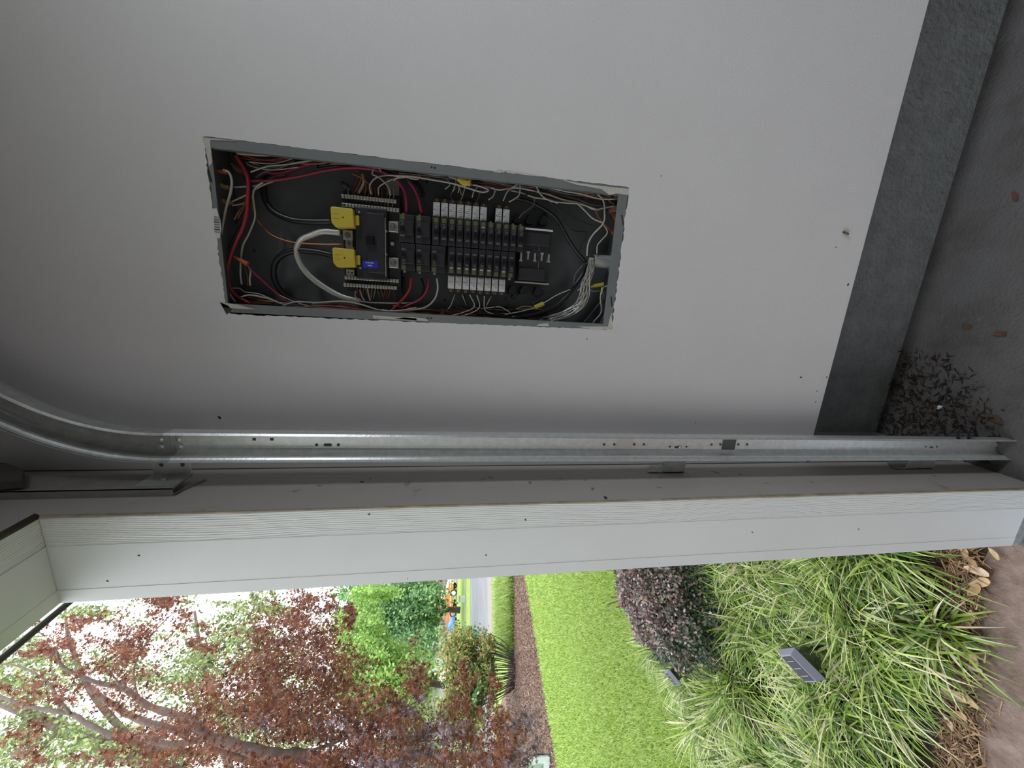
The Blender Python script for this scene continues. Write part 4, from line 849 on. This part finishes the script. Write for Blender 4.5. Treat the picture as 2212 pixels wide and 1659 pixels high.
# solar spot lights
def solar(cx, cy, h, s, label):
    c = onZ(cx, cy, h); u = M3[0]*.6+M3[1]*.64-M3[2]*.48; u /= np.linalg.norm(u)
    nn = -M3[0]*.78+M3[1]*.43-M3[2]*.40; nn -= u*(nn @ u); nn /= np.linalg.norm(nn); v = np.cross(nn, u)
    base = np.array([c[0]+.03, c[1]+.05, -.02]); t = thing('solar_light', label, 'solar light', base, 'solar lights in the bed')
    pl_ = mat('grey_solar_plastic', (.15, .155, .20), .4); g = MB(); Lh, Wh = s*.5, s*.40
    bot = [c+u*a*Lh+v*b_*Wh-nn*.012*s/.14 for a, b_ in ((-1, -1), (1, -1), (1, 1), (-1, 1))]; top = [c+u*a*Lh*.84+v*(b_*Wh*.66-Wh*.12)+nn*.016*s/.14 for a, b_ in ((-1, -1), (1, -1), (1, 1), (-1, 1))]
    g.add(bot+top, [(3, 2, 1, 0), (4, 5, 6, 7), (0, 1, 5, 4), (1, 2, 6, 5), (2, 3, 7, 6), (3, 0, 4, 7)]); g.build('housing', pl_, t, bevel=s*.02)
    g = MB(); Rm = np.array([u, v, nn]).T; g.box(c+nn*.0165*s/.14-v*Wh*.12, (Lh*1.5, Wh*1.15, .0012), Rm); sp = g.build('solar_panel', mat('solar_cell', (.02, .022, .04), .5, spec=.2), t)
    for a in (-.45, 0., .45):
        g = MB(); g.box(c+u*a*Lh+nn*(.0165*s/.14+.0009)-v*Wh*.12, (.0015, Wh*.8, .0006), Rm); g.build('cell_line', mat('cell_line', (.5, .42, .25), .4, .6), sp)
    g = MB(); g.box(c-nn*.013*s/.14, (Lh*2.0, Wh*2.0, .002), Rm); g.build('gasket', blackp, t)
    g = MB(); lc = c-nn*.045*s/.14+u*.0; g.box(lc, (Lh*1.3, Wh*1.3, .055*s/.14), Rm); g.build('lamp_body', mat('lamp_glass', (.05, .07, .04), .1), t, bevel=.004)
    g = MB(); g.tube([lc, lc-nn*.06*s/.14, base], [.010, .010, .006], 8); g.build('stake', blackp, t)
    return t
solar(1729, 1438, .27, .145, 'larger near solar spot light tilted in the border grass')
solar(1452, 1464, .30, .105, 'smaller far solar spot light beside the barberry shrub')

ORDW = ('second', 'third', 'fourth', 'fifth', 'sixth', 'eighth', 'tenth', 'seventh', 'twelfth', 'thirteenth', 'fourteenth', 'last', 'first', 'ninth', 'eleventh')
# dry leaves and seeds along the concrete edge
for i, (x, y, L, a) in enumerate(((2085, 1190, .05, .4), (2100, 1212, .05, 1.2), (2115, 1233, .07, 1.9), (2120, 1258, .07, 2.5), (2107, 1275, .06, 2.9), (2100, 1332, .05, .2), (2105, 1425, .06, .3), (2090, 1350, .05, 2.7), (2060, 1500, .08, 2.1), (2095, 1512, .06, 1.6), (2075, 1545, .06, 2.4), (2052, 1560, .05, 1.0), (2150, 1196, .04, .9), (2070, 1410, .06, 1.7), (2110, 1445, .04, 2.2))):
    P0 = onZ(x, y, .012); leaf_obj(P0, L, L*.42, a, .10, mat('pale_dry_leaf%d' % (i % 3), ((.48, .33, .19), (.38, .24, .12), (.58, .44, .32))[i % 3], .7, var=.2, vscale=40), 'dry_leaf', ORDW[i]+' curled dry leaf counted from the white jamb along the walk edge', 'leaf', 'dry leaves along the walk edge', random.uniform(-.2, .2))
n = 1700; pts = np.array([[*gp(x, y)] for x, y in zip(rng.normal(2078, 24, n), rng.uniform(1185, 1700, n))]); a = rng.uniform(0, 6.28, n)
V, Fq = blades(np.c_[pts, rng.uniform(-.01, .02, n)], np.c_[np.cos(a), np.sin(a)], rng.uniform(.02, .06, n), rng.uniform(.002, .005, n), rng.uniform(-.3, .5, n), 2, np.full(n, 1.4))
tag(fastmesh('dry_litter', V, Fq, 4, mat('dry_litter_brown', (.2, .1, .05), .8, island=[(0, (.10, .055, .03)), (.6, (.26, .15, .08)), (1, (.45, .30, .17))]), kind='stuff'), 'brown dry litter of leaves and stems at the foot of the border grass', 'litter')
# mulch chips
n = 26000; P = polar(n*3, 5.5, 14, 35, 66); P = P[inpoly(P, [tuple(q) for q in mul])][:n]; k = len(P)
V, Fq = leafmesh(np.c_[P, rng.uniform(-.012, .02, k)], rng.uniform(.015, .045, k), [(-.5, -.13), (.5, -.16), (.5, .14), (-.5, .13)])
tag(fastmesh('mulch_chips', V, Fq, 4, mat('mulch_chip', (.2, .1, .07), .9, island=[(0, (.06, .035, .03)), (.6, (.20, .12, .09)), (.85, (.36, .25, .18)), (1, (.52, .42, .33))]), kind='stuff'), 'loose brown wood chips of the mulch bed', 'mulch')

# ------------------------------------------------------------------ Japanese maple, near
bark = mat('maple_bark', (.15, .115, .10), .85, bump=.7, bscale=30, var=.3, vscale=12)
TD = 4.4
base = onZ(1190, 1840, -.02); base = np.array([-5.3, 2.35, -.02])
mp_ = thing('maple_tree', 'red leaved Japanese maple with bare twisting grey branches near the lawn', 'tree', base)
def limb(pts, d0, d1, r0, r1, name='branch', first=None, parent=None):
    P = [at(x, y, d0+(d1-d0)*i/(len(pts)-1)) for i, (x, y) in enumerate(pts)]
    if first is not None: P = [np.array(q_) for q_ in first]+P
    Q = smooth_path(P, 5); m = len(Q); g = MB(); g.tube(Q, [(r0+(r1-r0)*i/(m-1))*(1+.12*math.sin(i*1.7))*.56 for i in range(m)], 9); return g.build(name, bark, parent or mp_, smooth=True)
limb([(900, 1760), (780, 1690), (696, 1650), (649, 1633), (601, 1633), (538, 1618), (452, 1592)], TD, TD, .14, .062, 'trunk', [base, base+np.array([.05, 0, .5])])
limb([(780, 1690), (640, 1668), (585, 1656), (538, 1643), (494, 1630), (443, 1606)], TD+.1, TD+.05, .055, .035)
limb([(452, 1592), (421, 1567), (380, 1545), (316, 1523), (269, 1488), (202, 1472), (136, 1440), (122, 1406)], TD, TD-.3, .058, .012)
limb([(452, 1592), (380, 1608), (316, 1599), (253, 1592), (190, 1564), (152, 1542), (63, 1526), (-40, 1490)], TD, TD+.2, .045, .020)
limb([(152, 1542), (127, 1510), (104, 1475), (73, 1453), (28, 1436), (-30, 1434)], TD+.1, TD+.2, .020, .008)
limb([(270, 1594), (225, 1598), (177, 1584)], TD, TD-.1, .018, .006)
limb([(411, 1583), (342, 1567), (285, 1548), (240, 1520), (196, 1488), (180, 1470)], TD+.5, TD+.5, .050, .030)
limb([(269, 1488), (240, 1455), (237, 1443)], TD-.1, TD-.2, .014, .006)
limb([(590, 1530), (592, 1480), (605, 1440), (640, 1400), (700, 1330)], TD+.2, TD+.5, .014, .005)
limb([(300, 1520), (290, 1440), (330, 1370), (380, 1320), (440, 1285)], TD, TD+.3, .014, .004)
limb([(0, 1436), (90, 1418), (190, 1408)], TD+.2, TD+.2, .010, .005)
limb([(130, 1560), (60, 1610), (0, 1640)], TD+.1, TD+.3, .009, .006)
limb([(128, 1565), (30, 1565), (-20, 1600)], TD+.1, TD+.3, .007, .005)
limb([(640, 1632), (760, 1590), (860, 1540), (950, 1480)], TD, TD-.2, .02, .004)
limb([(696, 1650), (800, 1600), (930, 1600), (1060, 1580)], TD, TD-.3, .02, .004)
def spray(cl, dens, dj, down, size, name, m, parent, shape=star, sy=1.):
    Cs = []
    for (x, y, rx, ry, k, *dd) in cl:
        d0 = dd[0] if dd else TD; k = int(k*dens); a = rng.normal(size=(k, 2))
        # several small twigs per spray
        tw = rng.normal(size=(max(3, k//34), 2)); ti = rng.integers(0, len(tw), k)
        X = x+(tw[ti, 0]*.75+a[:, 0]*.28)*rx; Y = y+(tw[ti, 1]*.75+a[:, 1]*.22)*ry
        dd_ = d0+rng.normal(0, dj, len(tw))[ti]+rng.normal(0, dj*.15, k)
        d = np.stack([(X-CX)/F, (Y-CY)/F, np.ones(k)], 1) @ M3; hd = np.hypot(d[:, 0], d[:, 1]); Cs.append(EYE+d/hd[:, None]*dd_[:, None])
    C = np.concatenate(Cs); C = C[C[:, 2] > .1]
    V, Fq = leafmesh(C, rng.uniform(size*.7, size*1.25, len(C)), shape, down); return fastmesh(name, V, Fq, len(shape), m, parent, 'stuff')
redm = mat('maple_red_leaf', (.2, .05, .03), .5, island=[(0, (.06, .02, .018)), (.35, (.13, .038, .022)), (.65, (.21, .062, .024)), (.85, (.28, .10, .04)), (1, (.26, .15, .13))], trans=.33)
mauve_sheen = mat('maple_sheen_leaf', (.2, .12, .14), .4, island=[(0, (.09, .05, .055)), (.5, (.22, .15, .17)), (1, (.42, .32, .38))], trans=.15)  # lower maple leaves, with sky sheen painted into their colour
spray([(350, 1310, 40, 22, 330), (290, 1370, 50, 40, 420), (260, 1430, 45, 35, 330), (160, 1370, 40, 28, 330), (440, 1360, 30, 26, 190), (240, 1490, 90, 36, 420), (130, 1400, 40, 18, 200), (95, 1500, 50, 30, 200),
       (680, 1305, 38, 26, 420), (640, 1360, 50, 45, 800), (590, 1430, 60, 50, 900), (560, 1500, 70, 50, 900), (700, 1420, 45, 70, 800), (620, 1560, 90, 45, 1100), (445, 1500, 50, 50, 420), (430, 1570, 70, 36, 480),
       (330, 1590, 60, 36, 300), (740, 1500, 60, 60, 900), (780, 1590, 70, 50, 900), (760, 1330, 12, 30, 160), (900, 1480, 30, 45, 300), (1000, 1460, 20, 30, 90), (860, 1560, 50, 40, 500), (1000, 1570, 36, 50, 560), (1080, 1590, 40, 50, 600), (560, 1640, 90, 26, 500), (740, 1650, 90, 26, 500), (960, 1650, 90, 24, 500),
       (60, 1590, 40, 26, 130), (260, 1645, 70, 20, 160), (1010, 1500, 14, 36, 150), (1060, 1490, 12, 30, 110), (370, 1640, 60, 18, 160), (50, 1650, 30, 12, 90), (820, 1700, 200, 40, 900), (400, 1720, 200, 40, 500)],
      1.9, .45, .9, .029, 'red_leaves', redm, mp_)
spray([(830, 1600, 60, 45, 600), (900, 1540, 30, 45, 260), (940, 1600, 50, 45, 500), (870, 1640, 60, 20, 320), (760, 1640, 60, 20, 200), (1130, 1600, 24, 40, 260), (1090, 1640, 50, 16, 260), (700, 1570, 50, 40, 200), (560, 1560, 50, 30, 120)],
      1.9, .3, .9, .030, 'sheen_leaves', mauve_sheen, mp_)

# pale green tree above the maple
pg = thing('pale_green_tree', 'tall tree with thin pale green leaf sprays against the white sky', 'tree', np.append(at(560, 1900, 13)[:2], -.03))
b0 = ORG[pg.name]
palem = mat('pale_leaf', (.3, .45, .15), .5, island=[(0, (.09, .12, .05)), (.5, (.21, .27, .10)), (.8, (.33, .39, .15)), (1, (.48, .54, .25))], trans=.35)
def farlimb(pts, d, r0, r1, parent, bk=bark, first=None):
    P = [at(x, y, d) for x, y in pts]
    if first is not None: P = [first]+P
    Q = smooth_path(P, 4); g = MB(); g.tube(Q, [r0+(r1-r0)*i/(len(Q)-1) for i in range(len(Q))], 7); g.build('branch', bk, parent, smooth=True)
farlimb([(800, 1850), (500, 1720), (250, 1620), (60, 1540), (-100, 1480)], 13, .26, .05, pg, first=b0)
farlimb([(500, 1720), (480, 1560), (440, 1440), (420, 1320)], 13, .10, .03, pg)
farlimb([(350, 1670), (200, 1500), (150, 1380), (140, 1310)], 13, .08, .02, pg)
farlimb([(440, 1440), (520, 1360), (560, 1290)], 13, .05, .015, pg)
farlimb([(250, 1620), (140, 1580), (60, 1650), (0, 1700)], 13, .05, .02, pg)
D2 = 13
spray([(190, 1320, 50, 14, 160, D2), (520, 1330, 50, 24, 420, D2), (480, 1390, 60, 30, 520, D2), (570, 1300, 18, 16, 150, D2), (420, 1440, 70, 30, 560, D2), (250, 1440, 50, 30, 260, D2), (60, 1410, 50, 30, 300, D2), (30, 1480, 50, 40, 460, D2), (100, 1560, 80, 40, 520, D2), (60, 1630, 80, 30, 520, D2), (220, 1600, 80, 40, 560, D2), (350, 1480, 70, 40, 360, D2), (330, 1630, 90, 26, 560, D2), (130, 1460, 60, 40, 260, D2), (600, 1330, 20, 30, 160, D2), (560, 1420, 40, 40, 400, D2), (500, 1560, 90, 60, 900, D2), (640, 1560, 70, 60, 900, D2), (340, 1350, 70, 30, 130, D2), (620, 1450, 50, 50, 500, D2), (420, 1300, 40, 12, 60, D2)],
      2.8, .9, .5, .078, 'leaves', palem, pg, oval)

# street trees: green crowns
def crown(cl, d, size, name_m, m, parent, dens=1.):
    spray([(x, y, rx, ry, k, d) for x, y, rx, ry, k in cl], dens, min(d*.05, 2.5), .2, size, 'leaves', m, parent, oval)
big = at(992, 1318, 42); bt = thing('street_tree', 'broad dark green tree beside the orange pickup truck', 'tree', (big[0], big[1], -.03))
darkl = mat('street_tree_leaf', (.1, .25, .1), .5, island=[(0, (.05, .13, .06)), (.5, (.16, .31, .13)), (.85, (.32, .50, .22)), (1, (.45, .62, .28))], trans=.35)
brightl = mat('bright_tree_leaf', (.3, .5, .1), .5, island=[(0, (.14, .28, .06)), (.5, (.30, .48, .12)), (1, (.50, .68, .22))], trans=.4)
crown([(900, 1300, 34, 42, 4200), (840, 1320, 40, 50, 4200), (890, 1370, 34, 32, 2600), (800, 1330, 30, 44, 1800), (918, 1340, 12, 34, 1400), (760, 1300, 26, 24, 500)], 42, .25, 'x', darkl, bt, 2.9)
tb = mat('dark_bark', (.05, .035, .028), .8)
farlimb([(994, 1318), (975, 1317), (962, 1314), (952, 1300), (935, 1288)], 42, .30, .14, bt, tb)
farlimb([(965, 1316), (950, 1330), (925, 1335)], 42, .20, .10, bt, tb)
yt = at(1000, 1300, 30); ct = thing('bright_tree', 'bright yellow green tree in front of the white house', 'tree', (*at(1010, 1480, 26)[:2], -.03))
crown([(800, 1430, 32, 46, 3200), (850, 1480, 36, 42, 3200), (780, 1490, 34, 40, 1800), (890, 1520, 24, 26, 1000), (850, 1420, 30, 24, 1100), (760, 1380, 30, 40, 900), (905, 1440, 22, 10, 280), (900, 1480, 16, 20, 500), (800, 1280, 26, 14, 500), (840, 1280, 20, 10, 300), (790, 1330, 24, 26, 500)], 26, .15, 'x', brightl, ct, 3.4)
farlimb([(1012, 1480), (960, 1480), (900, 1470), (850, 1450)], 26, .22, .06, ct, tb)
# woods behind, closing the horizon
for (x, y, d, rx, ry, label) in ((885, 1250, 98, 40, 60, 'dark tree far behind the parked truck'), (905, 1560, 96, 24, 60, 'green tree far behind the arching shrub'), (890, 1720, 90, 50, 80, 'green tree at the far lower corner behind the maple'), (880, 1100, 100, 40, 60, 'distant green tree behind the white door jamb'), (905, 1400, 104, 26, 40, 'distant green tree behind the white house')):
    o_t = thing('far_tree', label, 'tree', (*at(1000, y, d)[:2], -.03)); crown([(x, y, rx, ry, 7000)], d*1., 1.0, 'x', darkl if y < 1500 else brightl, o_t)
    farlimb([(985, y), (x, y)], d, .5, .2, o_t, tb, first=ORG[o_t.name])

# arching multi-stem shrub on the mulch
sb = onZ(1112, 1448, -.01); sh = thing('arching_shrub', 'many stemmed arching shrub with yellow green and orange tips on the mulch', 'shrub', sb)
sd = math.hypot(sb[0], sb[1]); r_ = random.Random(5)
for k in range(60):
    y1 = 1448+(k/59-.5)*180+r_.uniform(-8, 8); x1 = r_.uniform(985, 1050); yb = 1448+(k/59-.5)*80
    P = [onZ(1114-abs(k/59-.5)*6, yb, -.01), at((1112+x1)/2+6, (yb+y1)/2+ (y1-yb)*.1, sd+r_.uniform(-.3, .3)), at(x1, y1, sd+r_.uniform(-.5, .5))]
    g = MB(); g.tube(smooth_path(P, 4), [.008]*5+[.007]*2+[.005]*2, 5); g.build('stem', tb, sh)
nandm = mat('arching_shrub_leaf', (.2, .3, .08), .5, island=[(0, (.06, .11, .04)), (.4, (.20, .29, .08)), (.7, (.42, .46, .15)), (.88, (.55, .40, .18)), (1, (.50, .22, .10))], trans=.3)
spray([(1000, 1400, 18, 26, 900, sd), (985, 1440, 18, 30, 900, sd), (1000, 1490, 24, 40, 1300, sd), (1040, 1420, 14, 36, 600, sd), (1050, 1480, 12, 40, 600, sd), (975, 1530, 16, 26, 600, sd), (1010, 1560, 22, 26, 600, sd), (1060, 1385, 8, 12, 160, sd), (970, 1400, 8, 14, 260, sd)], 3.4, .35, .2, .062, 'leaves', nandm, sh, oval)
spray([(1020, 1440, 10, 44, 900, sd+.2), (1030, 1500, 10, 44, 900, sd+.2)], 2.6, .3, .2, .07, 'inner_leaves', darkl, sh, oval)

# garden lantern at the mulch edge
lp = onZ(1190, 1655, -.01); lt = thing('garden_lantern', 'pale green glass lantern with black wire frame at mulch edge', 'lantern', lp)
gl = mat('pale_green_glass', (.42, .55, .45), .25, trans=.3, var=.15, vscale=8); ld = math.hypot(lp[0], lp[1])
g = MB(); p0 = onZ(1189, 1630, 0); P = [p0, onZ(1189, 1760, 0)]; top = HZ
A0 = onZ(1189, 1632, 0); A1 = at(1128, 1640, ld); A2 = at(1122, 1740, ld); A3 = onZ(1189, 1740, 0)
g.prism([A0, A1, A2, A3], (-.05, .05, 0)); g.build('glass_pane', gl, lt, bevel=.01)
for pts in ([A0, at(1170, 1629, ld), at(1150, 1632, ld), at(1128, 1640, ld)], [A0, at(1170, 1638, ld), at(1155, 1646, ld)], [at(1171, 1628, ld-.02), at(1173, 1645, ld-.02)], [at(1128, 1640, ld), at(1124, 1655, ld), at(1122, 1740, ld)], [at(1122, 1650, ld), at(1140, 1652, ld)]):
    g = MB(); g.tube(smooth_path(pts, 4), .013, 6); g.build('wire_frame', blackp, lt)

# ------------------------------------------------------------------ cable under the eave
g = MB(); cy = onZ(0, 1427, 2.78); g.tube([(cy[0], -2.6, 2.78), (cy[0]-.0, .2, 2.775), (cy[0]+.004, .98, 2.78)], .0075, 8)
tag(g.build('cable', wblack), 'dark overhead cable just outside the header trim', 'cable')

# ------------------------------------------------------------------ street: vehicles, box, houses
UR = np.array([-M3[1][0], -M3[1][1], 0]); UR /= np.linalg.norm(UR)      # along the street, to the right in the room
UF = np.array([-UR[1], UR[0], 0])
def frame(base, k):                                              # k units: local (along, away, up) -> world
    return lambda a, b_, c_: np.array(base)+UR*a*k+UF*b_*k+np.array([0, 0, c_*k])
def hull(fr, prof_, w0, w1, name, m, parent, bevel=.06):
    P = [fr(a, w0, c_) for a, c_ in prof_]; Q = [fr(a, w1, c_) for a, c_ in prof_]; n = len(P)
    g = MB(); g.add(P+Q, [tuple(range(n))[::-1], tuple(range(n, 2*n))]+[(i, (i+1) % n, n+(i+1) % n, n+i) for i in range(n)]); return g.build(name, m, parent, bevel=bevel)
def wheels(fr, xs, w_, r, parent):
    for x in xs:
        for b_ in (0, w_):
            g = MB(); s_ = 1 if b_ == 0 else -1; g.tube([fr(x, b_-.04*s_, r), fr(x, b_+.2*s_, r)], r*np.linalg.norm(fr(1, 0, 0)-fr(0, 0, 0)), 20); t_ = g.build('wheel', mat('tyre', (.03, .03, .03), .7), parent)
            g = MB(); g.tube([fr(x, b_-.06*s_, r), fr(x, b_, r)], r*.62*np.linalg.norm(fr(1, 0, 0)-fr(0, 0, 0)), 16); g.build('hub_cap', mat('hub_silver', (.75, .76, .78), .3, .6), t_)
org_ = mat('orange_paint', (.80, .19, .03), .3, spec=.6); glass_ = mat('car_glass', (.05, .06, .07), .08)
def onS(x, y, D):
    r = ray(x, y); p = EYE+r*(D/(r @ UF)); return p
def along(p): return float(p @ UR)
def place_len(ya, yb, xg, D, L):
    """base point and scale so that a thing of length L spans picture rows ya (left end) to yb on the street plane"""
    p, q_ = onS(xg, ya, D), onS(xg, yb, D); p[2] = -.03; return p, (along(q_)-along(p))/L
tb0, k = place_len(1340, 1258, 984, 52, 5.5)
tk = thing('pickup_truck', 'orange pickup truck with silver wheels parked across the street', 'truck', tb0); fr = frame(tb0, k)
hull(fr, [(0, .55), (0, 1.35), (.05, 1.4), (1.5, 1.4), (1.7, 2.1), (1.9, 2.2), (3.0, 2.2), (3.5, 1.5), (4.9, 1.35), (5.35, 1.2), (5.45, .6), (4.95, .52), (.3, .52)], 0, 2.0, 'body', org_, tk)
hull(fr, [(1.85, 1.5), (1.95, 2.05), (2.85, 2.05), (3.3, 1.5)], -.015, 2.015, 'side_window', glass_, tk, .01)
hull(fr, [(5.3, .50), (5.3, .75), (5.6, .75), (5.6, .50)], .0, 2.0, 'bumper', mat('chrome', (.8, .8, .8), .15, 1.), tk, .02)
hull(fr, [(5.36, .8), (5.30, 1.15), (5.50, 1.12), (5.52, .8)], .1, 1.9, 'grille', whitel, tk, .02)
hull(fr, [(.2, .9), (.2, .97), (5.3, .97), (5.3, .9)], -.02, 2.02, 'side_stripe', whitel, tk, .005)
hull(fr, [(3.55, 1.42), (3.55, 1.5), (4.9, 1.42), (5.3, 1.27), (5.3, 1.2)], -.01, 2.01, 'hood_stripe', whitel, tk, .005)
wheels(fr, (1.0, 4.0), 2.0, .50, tk)
c0, k = place_len(1376, 1341, 983, 50, 3.5); bc_ = thing('blue_car', 'blue covered car parked left of the orange pickup', 'car', c0); fr = frame(c0, k)
blue_ = mat('blue_cover', (.09, .23, .72), .5, var=.15, vscale=1.2)
hull(fr, [(0, .35), (0, .95), (.4, 1.2), (1.0, 1.75), (2.2, 1.8), (2.9, 1.35), (3.4, 1.1), (3.5, .35)], 0, 1.8, 'cover', blue_, bc_, .12)
hull(fr, [(.1, .25), (.1, .4), (3.4, .4), (3.4, .25)], .05, 1.75, 'lower_body', mat('dark_blue', (.03, .05, .22), .4), bc_, .03)
wheels(fr, (.7, 2.8), 1.8, .32, bc_)
w0, k = place_len(1318, 1268, 984, 56, 4.8); wv = thing('white_car', 'white car partly hidden behind the orange pickup', 'car', w0); fr = frame(w0, k)
hull(fr, [(0, .4), (0, 1.6), (.7, 3.0), (3.2, 3.1), (4.0, 2.2), (4.8, 1.6), (4.8, .4)], 0, 1.9, 'body', mat('white_car_paint', (.8, .8, .84), .3), wv, .1)
hull(fr, [(.9, 2.15), (1.1, 2.85), (3.0, 2.9), (3.6, 2.15)], -.02, 1.92, 'side_window', glass_, wv, .01); wheels(fr, (.9, 3.9), 1.9, .36, wv)
u0 = onZ(1006, 1301, -.02); g = MB(); fr = frame(u0, 1.); P = [fr(a, b_, c_) for c_ in (0, .55) for a, b_ in ((0, 0), (.38, 0), (.38, .4), (0, .4))]
ub = thing('utility_box', 'small pale green utility box on the far roadside lawn', 'utility box', u0); g.add(P, [(3, 2, 1, 0), (4, 5, 6, 7), (0, 1, 5, 4), (1, 2, 6, 5), (2, 3, 7, 6), (3, 0, 4, 7)]); g.build('cabinet', mat('box_green', (.30, .36, .28), .5), ub, bevel=.04)
hull(fr, [(-.05, .55), (-.05, .62), (.5, .62), (.5, .55)], -.05, .45, 'lid', mat('box_green', (.30, .36, .28), .5), ub, .02)

def box_px(x0, x1, y0, y1, D, dep, name, m, parent, up=None):
    """a wall block whose street face covers picture columns x0 (top) to x1 (foot) and rows y0 to y1 on plane D"""
    xm, ym = (x0+x1)/2, (y0+y1)/2; a0, a1 = along(onS(xm, y1, D)), along(onS(xm, y0, D)); z1, z0 = onS(x0, ym, D)[2], max(-.03, onS(x1, ym, D)[2])
    g = MB(); P = [UR*a+UF*d+np.array([0, 0, z]) for a in (a0, a1) for d in (D, D+dep) for z in (z0, z1)]
    g.add(P, [(0, 1, 3, 2), (4, 6, 7, 5), (0, 4, 5, 1), (2, 3, 7, 6), (0, 2, 6, 4), (1, 5, 7, 3)]); return g.build(name, m, parent, org=ORG[parent.name])
white_ = mat('white_siding', (.50, .50, .51), .6); tan_ = mat('brown_siding', (.30, .20, .16), .7, var=.1, vscale=1); shing = mat('grey_shingle', (.30, .29, .27), .8, var=.2, vscale=3)
def window_px(x0, x1, y0, y1, D, t):
    o = box_px(x0, x1, y0, y1, D, .1, 'window', mat('window_frame', (.8, .8, .8), .5), t); w2, h2 = (y1-y0), (x1-x0)
    for i in range(2):
        for j in range(2): box_px(x0+h2*(.08+.46*i), x0+h2*(.46+.46*i), y0+w2*(.08+.46*j), y0+w2*(.46+.46*j), D-.05, .04, 'pane', glass_, o)
def roof_px(x0, x1, y0, y1, D, dep, t, m=None):
    xm, ym = (x0+x1)/2, (y0+y1)/2; a0, a1 = along(onS(x1, y1, D)), along(onS(x1, y0, D)); zt, zb = onS(x0, ym, D+dep/2)[2], onS(x1, ym, D)[2]
    g = MB(); P = [UR*a+UF*d+np.array([0, 0, z]) for a, d, z in ((a0, D-.5, zb), (a1, D-.5, zb), (a1, D+dep/2, zt), (a0, D+dep/2, zt), (a0, D+dep+.5, zb), (a1, D+dep+.5, zb))]
    g.add(P, [(0, 1, 2, 3), (3, 2, 5, 4), (0, 3, 4), (1, 5, 2), (0, 4, 5, 1)]); g.build('roof', m or shing, t)
D_ = 68.; q0 = onS(985, 1446, D_); q0[2] = -.03
ht = thing('house', 'two storey white house with brown wing behind the bright tree', 'house', q0)
box_px(926, 990, 1420, 1450, D_, 8, 'wall', white_, ht); box_px(926, 990, 1397, 1420, D_-.6, 8, 'brown_wing', tan_, ht)
box_px(925, 990, 1389, 1397, D_-.9, 1.4, 'white_corner_board', white_, ht); box_px(922, 926, 1389, 1450, D_-1.1, 2, 'cornice', white_, ht)
box_px(905, 922, 1396, 1420, D_, 7, 'upper_wall', mat('beige_siding', (.52, .47, .40), .7), ht); box_px(890, 922, 1420, 1446, D_+.1, 7, 'upper_wall', white_, ht)
box_px(893, 905, 1391, 1424, D_+1, 5, 'roof_slope', shing, ht); box_px(890, 893, 1390, 1424, D_-.3, 2, 'fascia', white_, ht)
window_px(940, 950, 1432, 1440, D_-.1, ht); window_px(897, 903, 1398, 1404, D_+.9, ht)
box_px(935, 940, 1399, 1407, D_-1.6, 1., 'awning_shade', mat('purple_awning_shade', (.10, .06, .09), .7), ht)  # awning block with its purple shadow painted into the colour
box_px(938, 990, 1374, 1389, D_+1, 5, 'low_wing', mat('taupe_siding', (.30, .25, .22), .8), ht)
q0 = onS(985, 1345, 66); q0[2] = -.03
h2 = thing('house', 'low brick house with white windows behind the orange pickup', 'house', q0)
brick_ = mat('brick_red', (.38, .22, .16), .8, var=.15, vscale=6)
box_px(945, 990, 1180, 1366, 66, 8, 'wall', brick_, h2); roof_px(930, 945, 1175, 1368, 66, 8, h2)
for y in (1232, 1264, 1345, 1200): window_px(952, 964, y, y+7, 65.9, h2)
q0 = onS(985, 1620, 62); q0[2] = -.03
h3 = thing('house', 'pale grey house behind the arching shrub, mostly hidden by leaves', 'house', q0)
box_px(935, 990, 1560, 1680, 62, 8, 'wall', mat('pale_grey_siding', (.55, .55, .56), .6), h3); roof_px(912, 935, 1555, 1690, 62, 8, h3); window_px(950, 965, 1600, 1612, 61.9, h3); window_px(950, 965, 1640, 1652, 61.9, h3)

# unseen block added past the far jamb to hold sky light off the panel wall
b = MB(); b.rng(-7.5, -.7, -7.5, -3.0, -.05, 4.4); struct(b.build('wall_sky_block', mat('sky_block_grey', (.33, .325, .32), .8)), 'added grey block beyond the far jamb, unseen, blocking sky light')
